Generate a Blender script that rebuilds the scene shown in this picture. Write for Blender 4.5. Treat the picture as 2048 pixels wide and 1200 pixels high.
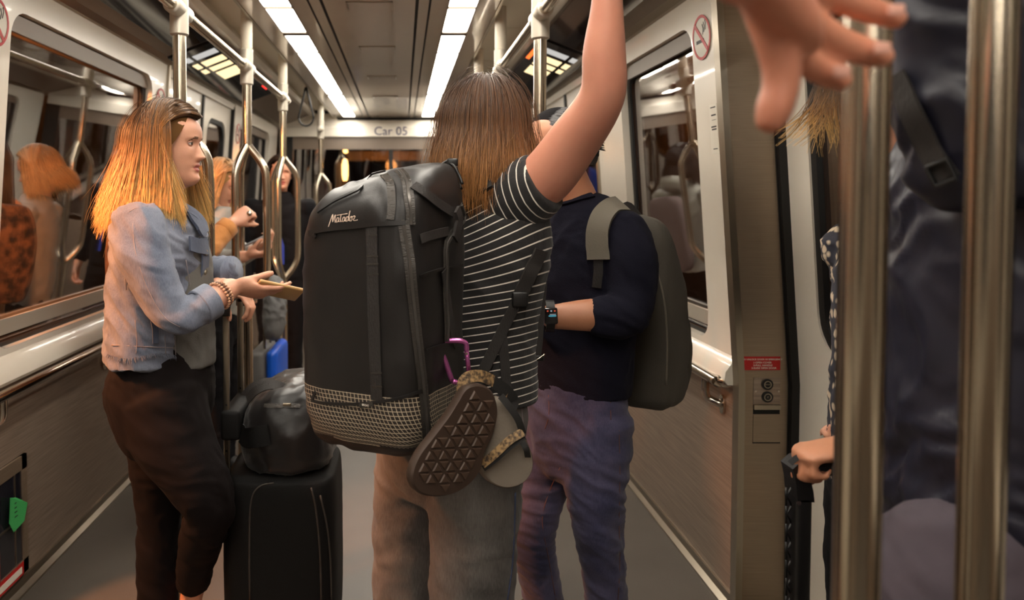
import bpy, bmesh, math, random
import numpy as np
from mathutils import Vector, Matrix
from mathutils.bvhtree import BVHTree

random.seed(7)
RNG = np.random.default_rng(7)
SC = bpy.context.scene
COL = SC.collection
for _o in list(bpy.data.objects):
    bpy.data.objects.remove(_o)

# ------------------------------------------------------------------ camera
CAM_H, FPX, PITCH = 1.42, 1500.0, math.radians(2.0)
HX, HY = 805.0, 397.0                       # vanishing point of the car's length, in the 2048x1200 frame
PPY = HY + FPX * math.tan(PITCH)
cam_d = bpy.data.cameras.new('camera')
cam = bpy.data.objects.new('camera', cam_d)
COL.objects.link(cam)
cam.location = (0, 0, CAM_H)
cam.rotation_euler = (math.pi / 2 - PITCH, 0, 0)
cam_d.sensor_width = 36.0
cam_d.lens = 36.0 * FPX / 2048.0
cam_d.shift_x = (1024 - HX) / 2048.0
cam_d.shift_y = -(600 - PPY) / 2048.0
cam_d.clip_start = 0.02
cam_d.dof.use_dof = True
cam_d.dof.focus_distance = 1.85
cam_d.dof.aperture_fstop = 3.4
SC.camera = cam

# ------------------------------------------------------------------ world, exposure
wld = bpy.data.worlds.new('tunnel_dark')
SC.world = wld
wld.use_nodes = True
wld.node_tree.nodes['Background'].inputs[0].default_value = (0.02, 0.014, 0.010, 1)
wld.node_tree.nodes['Background'].inputs[1].default_value = 0.25
SC.view_settings.view_transform = 'Standard'
SC.view_settings.look = 'None'
SC.view_settings.exposure = 0.0
SC.view_settings.gamma = 1.0
SC.view_settings.use_curve_mapping = False
SC.cycles.use_denoising = True
SC.cycles.max_bounces = 9
SC.cycles.transparent_max_bounces = 16
LED_POWER = 26.0
LED_COLOR = (1.0, 0.925, 0.81)


def add_light(name, kind, loc, target, energy, color, size=0.3, spot=None):
    d = bpy.data.lights.new(name, kind)
    d.energy = energy
    d.color = color
    if kind == 'AREA':
        d.size = size
    else:
        d.shadow_soft_size = size
    if spot:
        d.spot_size = spot
        d.spot_blend = 0.35
    o = bpy.data.objects.new(name, d)
    o.location = loc
    o.rotation_euler = (Vector(target) - Vector(loc)).to_track_quat('-Z', 'Y').to_euler()
    COL.objects.link(o)
    return o


# sodium lamps of the tunnel: one outside the left door beside the camera, others further down the tube
LAMP_A = Vector((-1.98, 1.52, 2.19))
LAMP_B = Vector((2.55, 7.6, 3.45))
LAMP_C = Vector((-2.7, 9.5, 3.3))
add_light('tunnel_light_door', 'SPOT', LAMP_A, (-0.4, 2.3, 1.0), 1500, (1.0, 0.34, 0.10), 0.10, math.radians(115))
add_light('tunnel_light_right', 'POINT', LAMP_B + Vector((-.1, 0, -.2)), (2.0, 8, 1), 130, (1.0, 0.34, 0.08), 0.15)
add_light('tunnel_light_far', 'POINT', LAMP_C + Vector((.1, 0, -.2)), (0, 10, 1), 14, (1.0, 0.36, 0.1), 0.15)


def P(px, py, z):
    """point at depth z (metres along the car) seen at pixel (px, py) of the photograph"""
    a = (px - HX) / FPX
    b = -(py - PPY) / FPX
    dy = math.cos(PITCH) + b * math.sin(PITCH)
    dz = -math.sin(PITCH) + b * math.cos(PITCH)
    s = z / dy
    return Vector((a * s, z, CAM_H + dz * s))


# ------------------------------------------------------------------ materials
def lin(c):
    out = []
    for v in c[:3]:
        v = v / 255.0
        out.append(v / 12.92 if v <= 0.04045 else ((v + 0.055) / 1.055) ** 2.4)
    return (*out, 1.0)


MATS = {}


def mat(name, col, rough=0.5, metal=0.0, bump=None, vary=None, spec=0.5, sheen=0.0, coat=0.0, emit=None,
        stretch=None, sss=0.0, aniso=0.0):
    """bump=(scale,strength); vary=(scale, second colour, amount); stretch=(x,y,z) scale of the texture space"""
    m = bpy.data.materials.new(name)
    m.use_nodes = True
    nt = m.node_tree
    b = nt.nodes['Principled BSDF']
    b.inputs['Base Color'].default_value = lin(col)
    b.inputs['Roughness'].default_value = rough
    b.inputs['Metallic'].default_value = metal
    b.inputs['Specular IOR Level'].default_value = spec
    b.inputs['Sheen Weight'].default_value = sheen
    b.inputs['Coat Weight'].default_value = coat
    if aniso:
        b.inputs['Anisotropic'].default_value = aniso
    if sss:
        b.inputs['Subsurface Weight'].default_value = sss
        b.inputs['Subsurface Radius'].default_value = (0.012, 0.005, 0.003)
        b.inputs['Subsurface Scale'].default_value = 0.6
    if emit:
        b.inputs['Emission Color'].default_value = lin(emit[0])
        b.inputs['Emission Strength'].default_value = emit[1]
    if bump or vary:
        tc = nt.nodes.new('ShaderNodeTexCoord')
        mp = nt.nodes.new('ShaderNodeMapping')
        nt.links.new(tc.outputs['Object'], mp.inputs[0])
        if stretch:
            mp.inputs['Scale'].default_value = stretch
    if vary:
        n = nt.nodes.new('ShaderNodeTexNoise')
        n.inputs['Scale'].default_value = vary[0]
        n.inputs['Detail'].default_value = 5
        nt.links.new(mp.outputs[0], n.inputs['Vector'])
        r = nt.nodes.new('ShaderNodeValToRGB')
        r.color_ramp.elements[0].position = 0.5 - 0.5 * (1 - vary[2])
        r.color_ramp.elements[1].position = 0.5 + 0.5 * (1 - vary[2])
        r.color_ramp.elements[0].color = lin(col)
        r.color_ramp.elements[1].color = lin(vary[1])
        nt.links.new(n.outputs['Fac'], r.inputs[0])
        nt.links.new(r.outputs[0], b.inputs['Base Color'])
    if bump:
        n = nt.nodes.new('ShaderNodeTexNoise')
        n.inputs['Scale'].default_value = bump[0]
        n.inputs['Detail'].default_value = 4
        nt.links.new(mp.outputs[0], n.inputs['Vector'])
        bp = nt.nodes.new('ShaderNodeBump')
        bp.inputs['Strength'].default_value = bump[1]
        bp.inputs['Distance'].default_value = 0.01
        nt.links.new(n.outputs['Fac'], bp.inputs['Height'])
        nt.links.new(bp.outputs[0], b.inputs['Normal'])
    MATS[name] = m
    return m


def emission_mat(name, col, strength):
    m = bpy.data.materials.new(name)
    m.use_nodes = True
    nt = m.node_tree
    nt.nodes.remove(nt.nodes['Principled BSDF'])
    e = nt.nodes.new('ShaderNodeEmission')
    e.inputs[0].default_value = (*col, 1) if len(col) == 3 else col
    e.inputs[1].default_value = strength
    nt.links.new(e.outputs[0], nt.nodes['Material Output'].inputs[0])
    MATS[name] = m
    return m


def glass_mat(name, tint, ior):
    m = bpy.data.materials.new(name)
    m.use_nodes = True
    nt = m.node_tree
    nt.nodes.remove(nt.nodes['Principled BSDF'])
    t = nt.nodes.new('ShaderNodeBsdfTransparent')
    t.inputs[0].default_value = (*tint, 1)
    g = nt.nodes.new('ShaderNodeBsdfGlossy')
    g.inputs['Roughness'].default_value = 0.015
    g.inputs['Color'].default_value = (1, 1, 1, 1)
    # Schlick reflectance on both faces of the pane (ior gives the reflectance face-on)
    lw = nt.nodes.new('ShaderNodeLayerWeight')
    lw.inputs[0].default_value = .5
    pw = nt.nodes.new('ShaderNodeMath')
    pw.operation = 'POWER'
    pw.inputs[1].default_value = 5
    nt.links.new(lw.outputs['Facing'], pw.inputs[0])
    f = nt.nodes.new('ShaderNodeMath')
    f.operation = 'MULTIPLY_ADD'
    f.inputs[1].default_value = 1 - ior
    f.inputs[2].default_value = ior
    nt.links.new(pw.outputs[0], f.inputs[0])
    mx = nt.nodes.new('ShaderNodeMixShader')
    nt.links.new(f.outputs[0], mx.inputs[0])
    nt.links.new(t.outputs[0], mx.inputs[1])
    nt.links.new(g.outputs[0], mx.inputs[2])
    nt.links.new(mx.outputs[0], nt.nodes['Material Output'].inputs[0])
    MATS[name] = m
    return m


mat('white_panel', (228, 221, 208), 0.22, bump=(3, 0.02), vary=(6, (221, 213, 198), 0.2), coat=0.3)
mat('cream_panel', (214, 204, 186), 0.45, vary=(4, (203, 192, 172), 0.2))
mat('taupe_panel', (122, 108, 94), 0.4, vary=(5, (112, 98, 86), 0.2))
mat('brushed_steel', (172, 154, 132), 0.36, 0.75, bump=(40, 0.06), vary=(8, (140, 124, 108), 0.2), stretch=(1, 1, 60), aniso=0.4)
mat('wall_steel', (184, 164, 146), 0.40, 0.55, bump=(30, 0.05), vary=(5, (112, 100, 90), 0.1), stretch=(1, 1, 40))
mat('chrome', (200, 192, 180), 0.16, 1.0)
mat('pole_steel', (190, 178, 160), 0.2, 1.0, bump=(60, 0.02), stretch=(1, 1, 30))
mat('cast_grey', (186, 178, 164), 0.42, 0.35)
mat('sleeve_cream', (216, 206, 188), 0.35)
mat('ceiling_gloss', (214, 202, 188), 0.16, 0.0, coat=0.5, vary=(3, (206, 194, 181), 0.2))
mat('black_rubber', (14, 12, 11), 0.55)
mat('black_gap', (6, 5, 5), 0.7)
mat('dark_gloss', (20, 20, 24), 0.09, 0.0, spec=0.8, coat=0.6, vary=(2.5, (36, 36, 44), 0.1))
mat('floor_rubber', (92, 86, 79), 0.42, vary=(3.2, (74, 69, 63), 0.25), bump=(240, 0.10))
mat('aluminium', (168, 158, 142), 0.3, 1.0)
mat('concrete', (94, 80, 68), 0.9, vary=(1.3, (52, 44, 38), 0.2), bump=(5, 0.4))
mat('tunnel_floor', (40, 36, 33), 0.95)
mat('print_red', (176, 22, 20), 0.4)
mat('print_white', (226, 218, 204), 0.45)
mat('print_black', (18, 17, 17), 0.5)
mat('sticker', (206, 200, 186), 0.4)
mat('text_blue', (58, 54, 92), 0.4)
mat('tag_green', (60, 160, 88), 0.45)
mat('black_plastic', (13, 12, 12), 0.42, bump=(120, 0.05))
glass_mat('window_glass', (0.78, 0.78, 0.80), 0.30)
emission_mat('led', LED_COLOR, LED_POWER)
emission_mat('led_dim', (1.0, .82, .6), 1.0)
emission_mat('lamp_glow', (1.0, 0.5, 0.14), 14.0)
emission_mat('sign_glow', (1.0, 0.78, 0.42), 1.5)
emission_mat('sign_grey', (0.75, 0.72, 0.68), 0.8)
emission_mat('sign_red', (1.0, 0.04, 0.03), 2.2)
emission_mat('sign_orange', (1.0, 0.16, 0.03), 2.0)


# ------------------------------------------------------------------ mesh helpers
class Geo:
    def __init__(self):
        self.v, self.f, self.mi = [], [], []

    def add(self, v, f, mi=0):
        k = len(self.v)
        self.v.extend([tuple(p) for p in v])
        self.f.extend([tuple(i + k for i in q) for q in f])
        self.mi.extend([mi] * len(f))
        return self

    def geo(self, g, mi=None):
        k = len(self.v)
        self.v.extend(g.v)
        self.f.extend([tuple(i + k for i in q) for q in g.f])
        self.mi.extend(g.mi if mi is None else [mi] * len(g.f))
        return self

    def box(self, a, b, mi=0, M=None):
        x0, y0, z0 = a
        x1, y1, z1 = b
        v = [(x, y, z) for x in (x0, x1) for y in (y0, y1) for z in (z0, z1)]
        if M:
            v = [tuple(M @ Vector(p)) for p in v]
        return self.add(v, [(0, 1, 3, 2), (4, 6, 7, 5), (0, 4, 5, 1), (2, 3, 7, 6), (0, 2, 6, 4), (1, 5, 7, 3)], mi)

    def bbox(self, c, h, r, M=None, mi=0, seg=3):
        """box with rounded edges: centre c, half sizes h, edge radius r, seg steps"""
        r = min(r, min(h) * .98)
        bm = bmesh.new()
        bmesh.ops.create_cube(bm, size=2)
        for q in bm.verts:
            q.co = Vector((q.co.x * h[0], q.co.y * h[1], q.co.z * h[2]))
        bmesh.ops.bevel(bm, geom=list(bm.edges), offset=r, segments=seg, affect='EDGES', profile=.5)
        MM = Matrix.Translation(Vector(c)) @ (M.to_4x4() if M else Matrix.Identity(4))
        bm.verts.index_update()
        self.add([MM @ q.co for q in bm.verts], [[q.index for q in f.verts] for f in bm.faces], mi)
        bm.free()
        return self

    def tube(self, pts, r, n=12, mi=0, cap=True, smooth=True):
        pts = [Vector(p) for p in pts]
        rr = r if isinstance(r, (list, tuple)) else [r] * len(pts)
        fr = frames(pts)
        v, f = [], []
        for p, q, (t, u, w) in zip(pts, rr, fr):
            for k in range(n):
                a = 2 * math.pi * k / n
                v.append(p + u * (math.cos(a) * q) + w * (math.sin(a) * q))
        for i in range(len(pts) - 1):
            for k in range(n):
                f.append((i * n + k, i * n + (k + 1) % n, (i + 1) * n + (k + 1) % n, (i + 1) * n + k))
        if cap:
            f.append(tuple(range(n))[::-1])
            f.append(tuple((len(pts) - 1) * n + k for k in range(n)))
        return self.add(v, f, mi)

    def prism(self, prof, y0, y1, mi=0, close=True):
        """(x,z) outline extruded along the car"""
        n = len(prof)
        v = [(x, y0, z) for x, z in prof] + [(x, y1, z) for x, z in prof]
        f = [(i, (i + 1) % n, n + (i + 1) % n, n + i) for i in range(n if close else n - 1)]
        if close:
            f += [tuple(range(n))[::-1], tuple(range(n, 2 * n))]
        return self.add(v, f, mi)

    def ribbon(self, pts, nrm, w, th=0.002, mi=0, side=None):
        """flat strap of width w along pts; nrm = outward normal(s)"""
        pts = [Vector(p) for p in pts]
        n = len(pts)
        ns = [Vector(q).normalized() for q in (nrm if isinstance(nrm, list) else [nrm] * n)]
        ws = w if isinstance(w, list) else [w] * n
        v, f = [], []
        for i in range(n):
            t = (pts[min(i + 1, n - 1)] - pts[max(i - 1, 0)])
            t = t.normalized() if t.length > 1e-9 else Vector((0, 0, 1))
            s = t.cross(ns[i])
            s = s.normalized() if s.length > 1e-6 else Vector((1, 0, 0))
            nn = s.cross(t).normalized()
            if nn.dot(ns[i]) < 0:
                nn = -nn
            for a, b in ((-.5, 0), (.5, 0), (.5, 1), (-.5, 1)):
                v.append(pts[i] + s * (a * ws[i]) + nn * (b * th))
        for i in range(n - 1):
            for k in range(4):
                f.append((i * 4 + k, i * 4 + (k + 1) % 4, i * 4 + 4 + (k + 1) % 4, i * 4 + 4 + k))
        f.append((0, 1, 2, 3))
        f.append(tuple((n - 1) * 4 + k for k in (3, 2, 1, 0)))
        return self.add(v, f, mi)

    def disc(self, c, nrm, r, th=0.002, n=20, mi=0, r_in=0.0, sx=1.0):
        c, nn = Vector(c), Vector(nrm).normalized()
        u = nn.orthogonal().normalized() if abs(nn.z) > .9 else Vector((0, 0, 1)).cross(nn).normalized()
        w = nn.cross(u)
        v, f = [], []
        for h in (0, th):
            for rad in ((r, r_in) if r_in else (r,)):
                for k in range(n):
                    a = 2 * math.pi * k / n
                    v.append(c + u * (math.cos(a) * rad * sx) + w * (math.sin(a) * rad) + nn * h)
        if r_in:
            for k in range(n):
                q = (k + 1) % n
                f += [(2 * n + k, 2 * n + q, 3 * n + q, 3 * n + k), (k, q, 2 * n + q, 2 * n + k),
                      (n + q, n + k, 3 * n + k, 3 * n + q), (n + k, n + q, q, k)]
        else:
            for k in range(n):
                q = (k + 1) % n
                f.append((k, q, n + q, n + k))
            f += [tuple(range(n))[::-1], tuple(range(n, 2 * n))]
        return self.add(v, f, mi)


def frames(pts, ref=None):
    out, n = [], len(pts)
    u = None
    for i in range(n):
        t = pts[min(i + 1, n - 1)] - pts[max(i - 1, 0)]
        t = t.normalized() if t.length > 1e-9 else Vector((0, 0, 1))
        if ref is not None:
            u = ref - t * ref.dot(t)
            u = u.normalized() if u.length > 1e-5 else t.orthogonal().normalized()
        elif u is None:
            u = t.orthogonal().normalized()
        else:
            u = u - t * u.dot(t)
            u = u.normalized() if u.length > 1e-5 else t.orthogonal().normalized()
        out.append((t, u, t.cross(u)))
    return out


def crom(pts, sub):
    """Catmull-Rom through rows of an array"""
    A = np.array(pts, float)
    n = len(A)
    if n < 3:
        ts = np.linspace(0, 1, sub + 1)[:, None]
        return A[0] * (1 - ts) + A[-1] * ts
    out = []
    for i in range(n - 1):
        p0, p1, p2, p3 = A[max(i - 1, 0)], A[i], A[i + 1], A[min(i + 2, n - 1)]
        if i == 0:
            p0 = 2 * p1 - p2
        if i == n - 2:
            p3 = 2 * p2 - p1
        for k in range(sub):
            t = k / sub
            out.append(.5 * ((2 * p1) + (p2 - p0) * t + (2 * p0 - 5 * p1 + 4 * p2 - p3) * t * t
                             + (3 * p1 - p0 - 3 * p2 + p3) * t ** 3))
    out.append(A[-1])
    return np.array(out)


def spline(pts, sub=6):
    return [Vector(q) for q in crom([tuple(p) for p in pts], sub)]


def link(o, parent=None):
    COL.objects.link(o)
    if parent:
        o.parent = parent
        o.matrix_parent_inverse = parent.matrix_world.inverted() if parent.type != 'EMPTY' else Matrix.Translation(-parent.location)
    return o


def build(name, g, material, parent=None, smooth=False, angle=None):
    me = bpy.data.meshes.new(name)
    me.from_pydata([tuple(p) for p in g.v], [], g.f)
    ms = material if isinstance(material, (list, tuple)) else [material]
    for m in ms:
        me.materials.append(MATS[m] if isinstance(m, str) else m)
    if len(ms) > 1:
        me.polygons.foreach_set('material_index', g.mi)
    if smooth:
        me.polygons.foreach_set('use_smooth', [True] * len(me.polygons))
    me.update()
    bm = bmesh.new()
    bm.from_mesh(me)
    if angle is not None:
        for e in bm.edges:
            if len(e.link_faces) == 2 and e.calc_face_angle(0) > angle:
                e.smooth = False
    bm.to_mesh(me)
    bm.free()
    o = bpy.data.objects.new(name, me)
    return link(o, parent)


def tag(o, label, cat, group=None):
    o['label'] = label
    o['category'] = cat
    if group:
        o['group'] = group
    return o


def thing(name, label, cat, loc=(0, 0, 0), group=None):
    o = bpy.data.objects.new(name, None)
    o.location = loc
    o.empty_display_size = .05
    COL.objects.link(o)
    return tag(o, label, cat, group)


def struct(o, label=None):
    o['kind'] = 'structure'
    if label:
        o['label'] = label
    return o


def sroot(name, label=None):
    o = bpy.data.objects.new(name, None)
    COL.objects.link(o)
    return struct(o, label)


FONT = bpy.data.fonts[0] if len(bpy.data.fonts) else None


def text_geo(s, size, origin, right, up, depth=0.0012, shear=0.0, spacing=1.0, align='CENTER'):
    """flat raised lettering as mesh data: baseline centre at origin, reading along right"""
    c = bpy.data.curves.new('t', 'FONT')
    c.body = s
    c.size = size
    c.extrude = depth / 2
    c.shear = shear
    c.space_character = spacing
    c.align_x = align
    c.resolution_u = 3
    o = bpy.data.objects.new('t', c)
    COL.objects.link(o)
    dg = bpy.context.evaluated_depsgraph_get()
    me = bpy.data.meshes.new_from_object(o.evaluated_get(dg))
    r, u = Vector(right).normalized(), Vector(up).normalized()
    n = r.cross(u)
    g = Geo()
    g.add([Vector(origin) + r * q.co.x + u * q.co.y + n * q.co.z for q in me.vertices],
          [tuple(p.vertices) for p in me.polygons])
    bpy.data.objects.remove(o)
    bpy.data.meshes.remove(me)
    return g
# ------------------------------------------------------------------ the car
XC = -0.12                    # car axis
Y0, Y1 = -2.6, 7.85           # rear bulkhead behind the photographer, far end
H_KINK = 0.80


def W(h):
    return 1.26 if h <= H_KINK else 1.26 - (h - H_KINK) * 0.0737


def XW(s, h, inward=0.0):
    return XC + s * (W(h) - inward)


def rrect_r(a, hw, hh, r):
    """radius of a rounded rectangle in direction a"""
    c, s = math.cos(a), math.sin(a)
    lo, hi = 0.0, 10.0
    for _ in range(40):
        m = (lo + hi) / 2
        x, y = abs(c * m), abs(s * m)
        ins = x <= hw and y <= hh
        if ins and x > hw - r and y > hh - r:
            ins = (x - hw + r) ** 2 + (y - hh + r) ** 2 <= r * r
        lo, hi = (m, hi) if ins else (lo, m)
    return lo


def holed_panel(s, y0, y1, h0, h1, hole, r, inw=0.0, th=0.03, N=56, hole_only_ring=None):
    """wall panel that leans with the car side, with a rounded window opening"""
    a0, a1, b0, b1 = hole
    cy, ch = (a0 + a1) / 2, (b0 + b1) / 2
    hw, hh = (a1 - a0) / 2, (b1 - b0) / 2
    angs = [2 * math.pi * k / N for k in range(N)]
    for yy, hz in ((y0, h0), (y0, h1), (y1, h0), (y1, h1)):
        angs.append(math.atan2(hz - ch, yy - cy) % (2 * math.pi))
    for sx in (-1, 1):
        for sy in (-1, 1):
            for k in range(7):
                t = k / 6 * math.pi / 2
                angs.append(math.atan2(sy * (hh - r + r * math.sin(t)), sx * (hw - r + r * math.cos(t))) % (2 * math.pi))
    angs = sorted(set(round(a, 5) for a in angs))
    inner, outer = [], []
    for a in angs:
        c, q = math.cos(a), math.sin(a)
        m = rrect_r(a, hw, hh, r)
        inner.append((cy + c * m, ch + q * m))
        ts = []
        if c > 1e-9: ts.append((y1 - cy) / c)
        if c < -1e-9: ts.append((y0 - cy) / c)
        if q > 1e-9: ts.append((h1 - ch) / q)
        if q < -1e-9: ts.append((h0 - ch) / q)
        m = min(ts)
        outer.append((cy + c * m, ch + q * m))
    n = len(angs)
    g = Geo()
    v, f = [], []
    for d in (0.0, th):
        for ring in (outer, inner):
            for (y, h) in ring:
                v.append((XW(s, h, inw - d), y, h))
    for k in range(n):
        q = (k + 1) % n
        f += [(k, q, n + q, n + k), (2 * n + k, 3 * n + k, 3 * n + q, 2 * n + q),
              (n + k, n + q, 3 * n + q, 3 * n + k), (k, 2 * n + k, 2 * n + q, q)]
    return g.add(v, f)


def slab(s, y0, y1, h0, h1, inw, th, hs=None):
    """flat strip of the car side between two heights"""
    hs = hs or [h0, h1]
    prof = [(XW(s, h, inw), h) for h in hs] + [(XW(s, h, inw - th), h) for h in hs[::-1]]
    return Geo().prism(prof, y0, y1)


# ---- floor
g = Geo().box((XC - 1.50, Y0, -0.06), (XC + 1.50, Y1, 0.0))
struct(build('floor', g, 'floor_rubber'), 'speckled grey-brown rubber floor of the train car')
for s, nm in ((-1, 'left'), (1, 'right')):
    g = Geo().prism([(XW(s, 0, .0), 0), (XW(s, 0, .026), 0), (XW(s, 0, .026), .008), (XW(s, 0, .008), .022), (XW(s, 0, .008), .05), (XW(s, 0, 0), .05)], Y0, Y1)
    struct(build('baseboard_' + nm, g, 'aluminium'), 'slim aluminium edge strip along the floor')

# ---- side walls
WIN = {-1: (2.50, 3.90), 1: (2.75, 3.66)}
PANEL = {-1: (2.38, 4.15), 1: (2.53, 4.15)}
DOORS = [(0.46, 1.29, 2.12), (4.15, 4.97, 5.80)]
door_n = win_n = 0
for s, nm in ((-1, 'left'), (1, 'right')):
    wall = sroot('wall_' + nm, 'side of the car with a steel dado and white upper panels')
    p0, p1 = PANEL[s]
    d_end = {-1: 2.34, 1: 2.49}[s]
    # steel dado
    for a, b in ((p0, p1), (5.80, Y1), (Y0, 0.2)):
        build('dado_panel', slab(s, a, b, 0, 0.80, 0.0, .03), 'wall_steel', wall)
        build('sill', Geo().prism([(XW(s, .79, -.01), .785), (XW(s, .79, .035), .785), (XW(s, .79, .045), .80), (XW(s, .82, .04), .83), (XW(s, .89, .004), .875), (XW(s, .89, -.02), .89)], a, b), 'white_panel', wall, True, .7)
    # white panels with windows
    spans = [(p0, p1, WIN[s], .09), (5.80, Y1 - .1, (6.02, 7.3), .09), (Y0, .2, (-2.2, 0.02), .09)]
    for (a, b, (wa, wb), r) in spans:
        build('window_panel', holed_panel(s, a, b, .86, 2.16, (wa, wb, .90, 2.05), r, 0.0, .05), 'white_panel', wall, True, .6)
        win_n += 1
        wr = sroot('window_%d' % win_n, 'fixed side window with grey inner frame, dark tunnel outside')
        build('gasket', holed_panel(s, wa - .02, wb + .02, .88, 2.07, (wa + .035, wb - .035, .915, 2.005), .07, -.034, .012), 'black_rubber', wr)
        build('frame_bar', slab(s, wa + .01, wb - .01, 1.985, 2.045, -.022, .012), 'taupe_panel', wr)
        build('frame_bar', slab(s, wa + .01, wb - .01, .945, 1.0, -.022, .012), 'cast_grey', wr)
        build('pane', slab(s, wa - .01, wb + .01, .90, 2.06, -.048, .006), 'window_glass', wr)
        # lip round the opening
    # black lines where panels meet
    for yy in (p0, p1):
        build('panel_joint', slab(s, yy - .006, yy + .006, 0, 2.15, -.004, .03, [0, .8, 2.15]), 'black_rubber', wall)
    # steel jamb facing down the car: the near doors sit in a recess
    a, b = (d_end, p0)
    hs = [0.0, H_KINK, 2.16]
    prof = [(XW(s, h_, -.004), h_) for h_ in hs] + [(XW(s, h_, -.150), h_) for h_ in hs[::-1]]
    build('door_jamb', Geo().prism(prof, a, b - .004), 'brushed_steel', wall)
    prof = [(XW(s, h_, .016), h_) for h_ in hs] + [(XW(s, h_, -.006), h_) for h_ in hs[::-1]]
    build('jamb_edge', Geo().prism(prof, a - .004, b), 'aluminium', wall)
    prof = [(XW(s, h_, -.150), h_) for h_ in hs] + [(XW(s, h_, -.168), h_) for h_ in hs[::-1]]
    build('jamb_seal', Geo().prism(prof, a - .006, b - .004), 'black_rubber', wall)
    build('pillar_edge', slab(s, p1 - .03, p1, 0, 2.16, .012, .05, hs), 'aluminium', wall)
    # doors
    for (da, dm, db) in DOORS:
        if da < 1:
            db = d_end
            dm = da + (db - da) / 2
        rc = .15 if da < 1 else 0.0
        door_n += 1
        dr = sroot('door_%d' % door_n, 'pair of white sliding doors with dark windows')
        for (la, lb) in ((da, dm), (dm, db)):
            la2, lb2 = la + .018, lb - .018
            leaf = build('door_leaf', holed_panel(s, la2, lb2, .02, 2.10, (la2 + .13, lb2 - .13, .93, 1.98), .13, -.03 - rc, .04), 'white_panel', dr, True, .6)
            build('gasket', holed_panel(s, la2 + .10, lb2 - .10, .90, 2.01, (la2 + .16, lb2 - .16, .96, 1.95), .11, -.037 - rc, .02), 'black_rubber', leaf, True, .6)
            build('pane', slab(s, la2 + .11, lb2 - .11, .91, 2.0, -.055 - rc, .006), 'window_glass', leaf)
        for yy in (da, dm, db):
            build('seal', slab(s, yy - .02, yy + .02, 0.01, 2.12, (-.02 if yy == dm else -.004) - rc, .04, [0.01, .8, 2.12]), 'black_rubber', dr)
        build('door_header', slab(s, da, db, 2.10, 2.16, -.01, .03 + rc), 'white_panel', dr)
        build('threshold', Geo().box((XW(s, 0, .03) if s < 0 else XW(s, 0, .03) , da, 0.0), (XW(s, 0, -.05 - rc), db, .008)), 'aluminium', dr)
    # extra white post next to the far doors
# rear bulkhead behind the photographer
struct(build('wall_rear', Geo().box((XC - 1.5, Y0 - .05, 0), (XC + 1.5, Y0, 2.4)), 'taupe_panel'), 'plain bulkhead behind the photographer')

# ---- ceiling
CF, CV = 2.26, 2.325           # flat centre panel, raised side coves
ceil = sroot('ceiling', 'glossy taupe car ceiling with light strips and raised coves')
CX = XC - 0.022                # middle of the ceiling panel in the photograph


def cbox(x0, x1, z0, z1, y0=Y0, y1=Y1):
    return Geo().box((CX + x0, y0, z0), (CX + x1, y1, z1))


build('centre_panel', cbox(-.198, .198, CF, CF + .03), 'ceiling_gloss', ceil)
for s in (-1, 1):
    a = sorted
    build('groove', cbox(*a((s * .198, s * .212)), CF + .006, CF + .03), 'black_gap', ceil)
    build('groove_bead', cbox(*a((s * .212, s * .256)), CF, CF + .03), 'ceiling_gloss', ceil)
    build('groove', cbox(*a((s * .256, s * .266)), CF + .006, CF + .03), 'black_gap', ceil)
    build('lamp_surround', cbox(*a((s * .266, s * .338)), CF, CF + .03), 'ceiling_gloss', ceil)
    build('lamp_surround', cbox(*a((s * .470, s * .56)), CF, CF + .03), 'ceiling_gloss', ceil)
    build('edge_trim', cbox(*a((s * .56, s * .572)), CF - .006, CV + .02), 'aluminium', ceil)
    # raised cream cove in panels with visible seams
    for k in range(11):
        ya = Y0 + k * .95
        yb = min(ya + .944, Y1)
        if ya > Y1:
            break
        build('cove_panel', Geo().prism([(CX + s * .572, CV), (CX + s * .80, CV + .012), (CX + s * .80, CV + .04), (CX + s * .572, CV + .03)], ya, yb), 'cream_panel', ceil)
    build('cove_trim', Geo().prism([(XC + s * .795, CV + .03), (XC + s * .775, CV - .03), (XC + s * .80, CV - .05), (XC + s * .84, CV - .045), (XC + s * .85, CV + .03)], Y0, Y1), 'white_panel', ceil)
    # taupe soffit falling to the wall top
    build('soffit', Geo().prism([(XC + s * .835, 2.285), (XC + s * 1.17, 2.155), (XC + s * 1.19, 2.20), (XC + s * .85, 2.33)], Y0, Y1), 'taupe_panel', ceil)
    build('soffit_trim', Geo().prism([(XC + s * 1.125, 2.172), (XC + s * 1.148, 2.150), (XC + s * 1.185, 2.138), (XC + s * 1.185, 2.17), (XC + s * 1.13, 2.19)], Y0, Y1), 'aluminium', ceil)
build('roof_skin', Geo().box((XC - 1.53, Y0, 2.42), (XC + 1.53, Y1, 2.46)), 'black_gap', ceil)
for s in (-1, 1):
    build('roof_side', Geo().prism([(XC + s * 1.49, 2.12), (XC + s * 1.53, 2.12), (XC + s * 1.53, 2.46), (XC + s * 1.49, 2.46)], Y0, Y1), 'black_gap', ceil)
    build('lower_skin', Geo().prism([(XC + s * 1.49, -.06), (XC + s * 1.53, -.06), (XC + s * 1.53, .85), (XC + s * 1.49, .85)], Y0, Y1), 'black_gap', ceil)
# small hatches along the ceiling's middle
for yy in (2.4, 3.36, 4.3, 5.3, 6.3):
    g = Geo()
    for (xa, xb, ya, yb) in ((-.1, .1, 0, .006), (-.1, -.094, 0, .13), (.094, .1, 0, .13)):
        g.box((CX + xa, yy + ya - .13, CF - .004), (CX + xb, yy + yb - .13, CF))
    build('hatch_edge', g, 'aluminium', ceil)

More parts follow.
